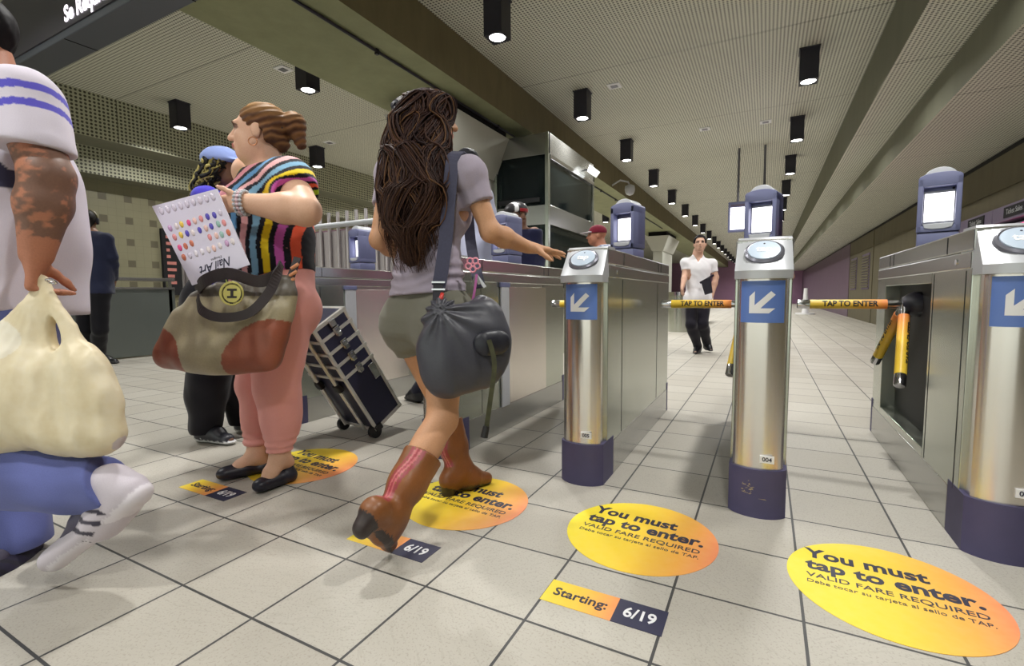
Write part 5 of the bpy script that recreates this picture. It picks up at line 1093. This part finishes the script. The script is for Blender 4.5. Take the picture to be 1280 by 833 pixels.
# ================================================================== people further off
def figure(name_label, J, f, cols, h, base, r=(.15, .125, .15, .07), q=.7, hands=(None, None), shirt_sl=.5, scale=1., trouser_w=.014, hoff=(0, 0, 1), extra=None, face=None, neckclip=0., armr=(.047, .038), jacket=False, vneck=False, hem=None):
    """cols: skin, shirt, trousers, shoes, hair"""
    root = thing('person', name_label, 'person', base)
    S = scale
    body = torso_prims(J['pel'], J['chest'], J['neck'], f, (J['hipL'], J['hipR']), (J['shL'], J['shR']), r=tuple(x*S for x in r), q=q)
    for s in 'LR':
        body += arm_prims(J['sh'+s], J['el'+s], J['wr'+s], (armr[0]*S, armr[1]*S), (.038*S, .027*S), s)
        d = nrm_(J['wr'+s]-J['el'+s]) if hands[0] is None else hands['LR'.index(s)]
        side = 1 if s == 'L' else -1
        body += hand_prims(J['wr'+s], d, nrm_(np.cross(d, np.cross(f, (0, 0, 1.)))+.01) if abs(d[2]) < .6 else np.cross(f, (0, 0, 1.))*(1 if s == 'L' else -1), side, .175*S, curl=(.35, .4, .45, .5))
        body += leg_prims(J['hip'+s], J['kn'+s], J['an'+s], J['toe'+s], (.088*S, .060*S), (.054*S, .036*S), s)
    hf = f if face is None else face
    body += head_prims(J['head'], hf, s=1.04*S, neck=J['neck'])
    sk = cols[0]; dk = tuple(int(x*.78) for x in sk)
    sdf_mesh('body', body, h, M['skin'], [sk, dk, tuple(int(x*.62) for x in sk), (40, 32, 28), cols[4]], root)
    cl = [(J['neck']+np.array([0, 0, neckclip]), (0, 0, 1)), ((J['pel'] if hem is None else hem), (0, 0, -1))]
    for s in 'LR': cl.append(lambda P, s=s: armside(P, J['sh'+s], J['el'+s], shirt_sl, .085*S) if shirt_sl < 1 else np.full(len(P), -1.))
    if vneck: cl.append(lambda P: np.minimum(.005+(P-J['neck'])@(0, 0, 1)+.12-np.abs((P-J['neck'])@np.cross(f, (0, 0, 1.)))*2.2, (P-J['neck'])@f))
    sp = grow(body, .022, 0, ('torso',))+grow(body, .013, 0, ('uparmL', 'uparmR'), k=.03)
    if shirt_sl >= 1: sp += grow(body, .013, 0, ('forearmL', 'forearmR'))
    if jacket: sp += [cap(J['chest'], J['pel']-np.array([0, 0, .10]), .165*S, .20*S, k=.05, flat=(f, .72))]
    sdf_mesh('jacket' if jacket else 'shirt', sp, h, M['cloth'], [cols[1]], root, clips=cl, fold=lambda P: .005*wr(P, 24, 51), colfn=extra)
    tp = grow(body, trouser_w, 0, ('torso', 'thighL', 'thighR'))+grow(body, trouser_w+.008, 0, ('calfL', 'calfR'))
    sdf_mesh('trousers', tp, h, M['cloth'], [cols[2]], root, clips=[(J['pel']+np.array([0, 0, .10]), (0, 0, 1)), lambda P: np.where((P-J['anL'])@nrm_(J['anR']-J['anL']) < .5*np.linalg.norm(J['anR']-J['anL']), J['anL'][2]-.035-P[:, 2], J['anR'][2]-.035-P[:, 2])], fold=lambda P: .005*wr(P, 22, 52))
    for s in 'LR':
        an, toe = J['an'+s], J['toe'+s]; qv = nrm_((toe-an)*np.array([1, 1, .6])); he = an+np.array([0, 0, -.055])-qv*.03
        sdf_mesh('shoe', [cap(he, toe-qv*.02, .045*S, .038*S, k=.03, flat=((0, 0, 1), .8)), cap(an, he+qv*.03, .042*S, k=.03), cap(an+np.array([0, 0, -.01]), (an+toe)/2, .046*S, .044*S, k=.03), cap(he-np.array([0, 0, .022]), toe-np.array([0, 0, .012]), .046*S, .038*S, k=.004, col=1, flat=((0, 0, 1), .3))], min(h, .01), M['leather'], [cols[3], cols[5] if len(cols) > 5 else cols[3]], root, clips=[((0, 0, .002), (0, 0, -1))])
    return root, hf
def cap_hair(root, J, hf, col, h, S=1., low=-.02, bulk=0., front=.035):
    r_, f_, u_ = axes_of(hf); c = J['head']
    return sdf_mesh('hair', [ell(c+u_*.036*S-f_*.016*S, np.array([.083+bulk, .101+bulk, .090+bulk])*S*1.03, np.array([r_, f_, u_]), k=.02), cap(c-f_*.05*S+u_*.01, c-f_*.06*S-u_*.05*S, .062*S, .05*S, k=.03)], h, M['hairm'], [col], root, clips=[lambda P: np.where((P-c)@f_ > front*S, (.075*S-(P-c)@u_), np.where((P-c)@f_ > -.02, (low*S-(P-c)@u_), -1))], fold=lambda P: .003*wr(P, 80, 8))
def joints(d, pts, **dd):
    return {k: at(v[0], v[1], d+(v[2] if len(v) > 2 else 0)) for k, v in pts.items()}
UP = np.array([0, 0, 1.])
# woman with the blue cap
fC = nrm_(RT+.25*FW)
J = joints(2.84, dict(pel=(272, 372), chest=(266, 288), neck=(266, 240), head=(280, 213), shL=(262, 250, .16), shR=(258, 250, -.16), elL=(270, 310, .2), elR=(250, 308, -.2), wrL=(300, 335, .15), wrR=(262, 360, -.2), hipL=(276, 385, .09), hipR=(262, 385, -.09), knL=(294, 465, .10), knR=(262, 470, -.08), anL=(306, 530, .12), anR=(258, 532, -.02)))
J['toeR'] = at_z(287, 550, .03); J['anR'] = at_z(258, 552, .0)+UP*.09; J['toeL'] = at_z(335, 540, .03); J['anL'] = at_z(306, 540, 0)+UP*.09
root, hf = figure('woman in light blue cap and dark wide trousers behind the woman in stripes', J, fC, [(110, 76, 58), (66, 58, 178), (22, 20, 28), (40, 40, 48), (30, 26, 24), (206, 206, 206)], .008, (-2.88, 1.63, 0), shirt_sl=1., trouser_w=.045, r=(.16, .14, .155, .07))
hc = J['head']; r_, f_, u_ = axes_of(fC)
cp = sdf_mesh('cap', [ell(hc+u_*.055-f_*.01, [.094, .112, .080], np.array([r_, f_, u_]), k=.02), cap(hc+u_*.05+f_*.09-r_*.03, hc+u_*.035+f_*.165-r_*.03, .05, .035, k=.02, flat=(u_, .16)), cap(hc+u_*.05+f_*.09+r_*.03, hc+u_*.035+f_*.165+r_*.03, .05, .035, k=.02, flat=(u_, .16))], .006, M['cloth'], [(140, 158, 214)], root, clips=[lambda P: np.where((P-hc)@f_ < .085, .035-(P-hc)@u_, -1)], fold=lambda P: .003*wr(P, 40, 61))
gd = [(hc+u_*.045-f_*.02, r_*.085, f_*.085), (hc-f_*.04+u_*.0, r_*.095, f_*.085), (hc-f_*.075-u_*.07, r_*.11, f_*.075), (hc-f_*.10-u_*.15, r_*.12, f_*.07), (hc-f_*.11-u_*.22, r_*.10, f_*.05)]
strands('dreadlocks', gd, 120, .011, M['hairm'], [(30, 28, 24), (160, 148, 88), (178, 166, 100), (110, 102, 62), (26, 24, 22)], root, seed=9, wave=.010, turns=5, seg=26, sides=6)
# guard in navy at the far left
fG = nrm_(FW*.8-RT*.5)
J = joints(6.0, dict(pel=(115, 362), chest=(116, 312), neck=(112, 290), head=(109, 277), shL=(97, 297, .05), shR=(133, 299, -.05), elL=(92, 330, .2), elR=(141, 322, .0), wrL=(98, 352, .3), wrR=(143, 348, .2), hipL=(107, 370, .05), hipR=(124, 370, -.05), knL=(106, 412, .05), knR=(125, 412, -.05)))
J['anL'] = at_z(106, 455, 0)+UP*.09; J['anR'] = at_z(126, 455, 0)+UP*.09; J['toeL'] = J['anL']+nrm_((-.2, .3, 0))*.17-UP*.06; J['toeR'] = J['anR']+nrm_(RT*1.)*.20-UP*.06
root, hf = figure('guard in navy jacket seen from behind beside the barrier at the far left', J, fG, [(128, 92, 70), (34, 38, 62), (16, 15, 22), (22, 22, 26), (24, 20, 20)], .011, (-7.37, 2.93, 0), shirt_sl=1., jacket=True, r=(.19, .18, .20, .09), scale=1.12, hem=J['pel']-UP*.06)
cap_hair(root, J, hf, (28, 24, 24), .011, 1.12)
hc = J['head']; r_, f_, u_ = axes_of(hf); mb = MB(); mb.tube([hc+r_*math.cos(a)*.105+u_*(.03+math.sin(a)*.112)-f_*.02 for a in [PI*i/14 for i in range(15)]], .013, 8); mb.build('headphone_band', plain('olive_grey', (112, 104, 72), .4), root, smooth=True)
for s in (-1, 1): MB().disc(hc+r_*s*.085+u_*.01-f_*.01, .042, r_*s, .03, 20).build('headphone_cup', M['black'], root, .006)
# man in the white T-shirt walking towards the gates
fT = nrm_(-FW-.25*RT)
J = joints(6.82, dict(pel=(872, 370), chest=(872, 338), neck=(872, 318), head=(875, 305, -.06), shL=(890, 330, .02), shR=(857, 329, .02), elL=(895, 347, .0), elR=(856, 344, -.02), wrL=(890, 369, -.05), wrR=(853, 359, -.2), hipL=(880, 376), hipR=(865, 376), knL=(878, 405, -.10), knR=(864, 406, -.12), anL=(884, 430, .25), anR=(868, 434, -.2)))
J['anR'] = at_z(872, 441, 0)+UP*.09; J['toeR'] = J['anR']+nrm_(-FW*.8-RT*.45)*.19*np.array([1, 1, 0])-UP*.06; J['toeL'] = J['anL']-UP*.08+nrm_(-FW+RT*.1)*.10
J['toeL'][2] = max(J['toeL'][2], .03)
root, hf = figure('man in white V-neck T-shirt and black trousers walking toward the gates', J, fT, [(206, 164, 142), (238, 236, 240), (28, 26, 36), (30, 30, 36), (24, 20, 22)], .0095, (-.87, 7.2, 0), shirt_sl=.62, vneck=True, face=nrm_(-FW-.36*RT+.02*UP), hem=J['pel']-UP*.07)
cap_hair(root, J, hf, (24, 20, 22), .009, 1.04, low=.0, front=.05)
sc_ = sdf_mesh('chest_print', [ell(J['chest']+RT*.075+fT*.105-DN*.02, [.02, .004, .014], np.array([RT, fT, UP]), k=.004)], .004, M['cloth'], [(44, 48, 70)], root)
bg = thing('messenger_pouch', 'small black pouch held at the side of the man in the white T-shirt', 'pouch', tuple(at(884, 362, 6.6)))
MB().hexa([at(876, 352, 6.58), at(888, 346, 6.56), at(891, 366, 6.56), at(881, 369, 6.58), at(876, 352, 6.52), at(888, 346, 6.50), at(891, 366, 6.50), at(881, 369, 6.52)]).build('pouch', M['black'], bg, .008); ribbon(MB(), [at(875, 354, 6.53), at(884, 349, 6.51), at(892, 344, 6.54)], .03, .01, DN).build('strap', M['black'], bg)
# man in pale shirt beyond the brunette
fS = nrm_((-.75, .65, 0))
J = joints(3.52, dict(pel=(588, 345, -.02), chest=(592, 272), neck=(588, 232), head=(583, 211), shL=(566, 247, .12), shR=(603, 247, -.10), elL=(560, 300, .2), elR=(610, 300, -.02), wrL=(575, 325, .3), wrR=(604, 330, .15), hipL=(576, 352, .08), hipR=(600, 352, -.05)))
J['knL'] = np.array([-2.12, 3.1, .50]); J['knR'] = np.array([-2.0, 2.9, .48]); J['anL'] = np.array([-2.44, 3.02, .10]); J['anR'] = np.array([-1.95, 2.9, .09]); J['toeL'] = np.array([-2.58, 3.06, .03]); J['toeR'] = np.array([-2.1, 2.98, .03])
def strapcol(P, T, ci):
    m = ((P-J['chest'])@np.array([1, 0, 0.]) > .03) & False; return T*(.9+.12*wr(P, 12, 71))[:, None]
root, hf = figure('man in pale blue shirt partly hidden behind the brunette in grey', J, fS, [(150, 110, 86), (206, 210, 236), (34, 34, 50), (24, 24, 30), (24, 22, 26)], .008, (-1.85, 2.8, 0), shirt_sl=.62, r=(.155, .145, .165, .075), hem=J['pel']+UP*.0, extra=strapcol)
cap_hair(root, J, hf, (26, 26, 32), .008, 1.04, bulk=.006)
ribbon(MB(), spline([at(592, 238, 3.37), at(590, 262, 3.29), at(588, 290, 3.28), at(588, 312, 3.29)], 6), .03, .006, RT).build('backpack_strap', M['black'], root)
# cyclist with the helmet
fH = nrm_(-FW+.8*RT)
J = joints(4.6, dict(pel=(655, 360), chest=(654, 312), neck=(650, 288), head=(646, 272), shL=(668, 292, -.05), shR=(634, 292, .05), elL=(675, 325), elR=(630, 325), wrL=(668, 352, -.1), wrR=(636, 352), hipL=(662, 366), hipR=(648, 366)))
b0 = at_z(655, 455, 0); b0 = np.array([J['pel'][0], J['pel'][1], 0])
for s, o_ in (('L', .09), ('R', -.09)): J['kn'+s] = J['hip'+s]*(1, 1, 0)+UP*.5; J['an'+s] = J['hip'+s]*(1, 1, 0)+UP*.09; J['toe'+s] = J['an'+s]+fH*.17*np.array([1, 1, 0])-UP*.06
root, hf = figure('person in bicycle helmet and navy top behind a gate display head', J, fH, [(120, 84, 64), (34, 36, 66), (30, 30, 44), (24, 24, 28), (24, 22, 22)], .011, tuple(b0), shirt_sl=1.)
hc = J['head']; r_, f_, u_ = axes_of(fH)
hm = sdf_mesh('helmet', [ell(hc+u_*.06-f_*.01, [.105, .135, .088], np.array([r_, f_, u_]), k=.02)], .007, M['leather'], [(30, 26, 32)], root, clips=[(hc+u_*.035, -u_)], colfn=lambda P, T, ci: np.where((np.abs(np.sin(np.arctan2((P-hc)@r_, (P-hc)@f_+.3)*9)) > .95)[:, None], np.array(s2l((240, 238, 240))), np.where(((P-hc)@u_ < .06)[:, None] & ((P-hc)@RT > .03)[:, None], np.array(s2l((170, 40, 50))), T)))
# man in the red cap
fR = nrm_(-RT+.1*FW)
J = joints(5.8, dict(pel=(755, 385), chest=(753, 333), neck=(751, 308), head=(746, 295), shL=(757, 312, -.17), shR=(748, 312, .17), elL=(765, 340, -.2), elR=(750, 340, .2), wrL=(755, 365, -.2), wrR=(745, 365, .2), hipL=(757, 392, -.08), hipR=(752, 392, .08)))
for s in 'LR': J['kn'+s] = J['hip'+s]*(1, 1, 0)+UP*.5; J['an'+s] = J['hip'+s]*(1, 1, 0)+UP*.09; J['toe'+s] = J['an'+s]+fR*.17*np.array([1, 1, 0])-UP*.06
root, hf = figure('man in dark red baseball cap passing behind the gate numbered 005', J, fR, [(172, 116, 92), (120, 130, 176), (50, 52, 70), (30, 28, 30), (40, 30, 28)], .010, (J['pel'][0], J['pel'][1], 0), shirt_sl=.6, extra=lambda P, T, ci: np.where(((np.sin(P[:, 2]*80) > .5) | (np.sin((P@RT)*80) > .5))[:, None], np.array(s2l((206, 210, 226))), T))
hc = J['head']; r_, f_, u_ = axes_of(fR)
cp = sdf_mesh('cap', [ell(hc+u_*.05-f_*.012, [.092, .110, .082], np.array([r_, f_, u_]), k=.02), cap(hc+u_*.042+f_*.09, hc+u_*.032+f_*.16, .062, .045, k=.02, flat=(u_, .16), col=1)], .007, M['cloth'], [(120, 32, 52), (196, 186, 192)], root, clips=[lambda P: np.where((P-hc)@f_ < .088, .03-(P-hc)@u_, -1)])
# man in navy beyond the middle gate
fD = nrm_(FW+.2*RT)
J = joints(7.6, dict(pel=(972, 366), chest=(972, 338), neck=(972, 318), head=(971, 308), shL=(958, 323), shR=(985, 323), elL=(955, 346), elR=(990, 346), wrL=(962, 360, .1), wrR=(981, 358, .1), hipL=(966, 370), hipR=(978, 370)))
for s in 'LR': J['kn'+s] = J['hip'+s]*(1, 1, 0)+UP*.5; J['an'+s] = J['hip'+s]*(1, 1, 0)+UP*.09; J['toe'+s] = J['an'+s]+fD*.17*np.array([1, 1, 0])-UP*.06
root, hf = figure('person in navy T-shirt whose bare elbow shows beside the gate numbered 004', J, fD, [(186, 140, 120), (30, 30, 52), (34, 34, 46), (30, 28, 30), (30, 26, 26)], .0105, (J['pel'][0], J['pel'][1], 0), shirt_sl=.75)
cap_hair(root, J, hf, (30, 26, 26), .010, 1.04)
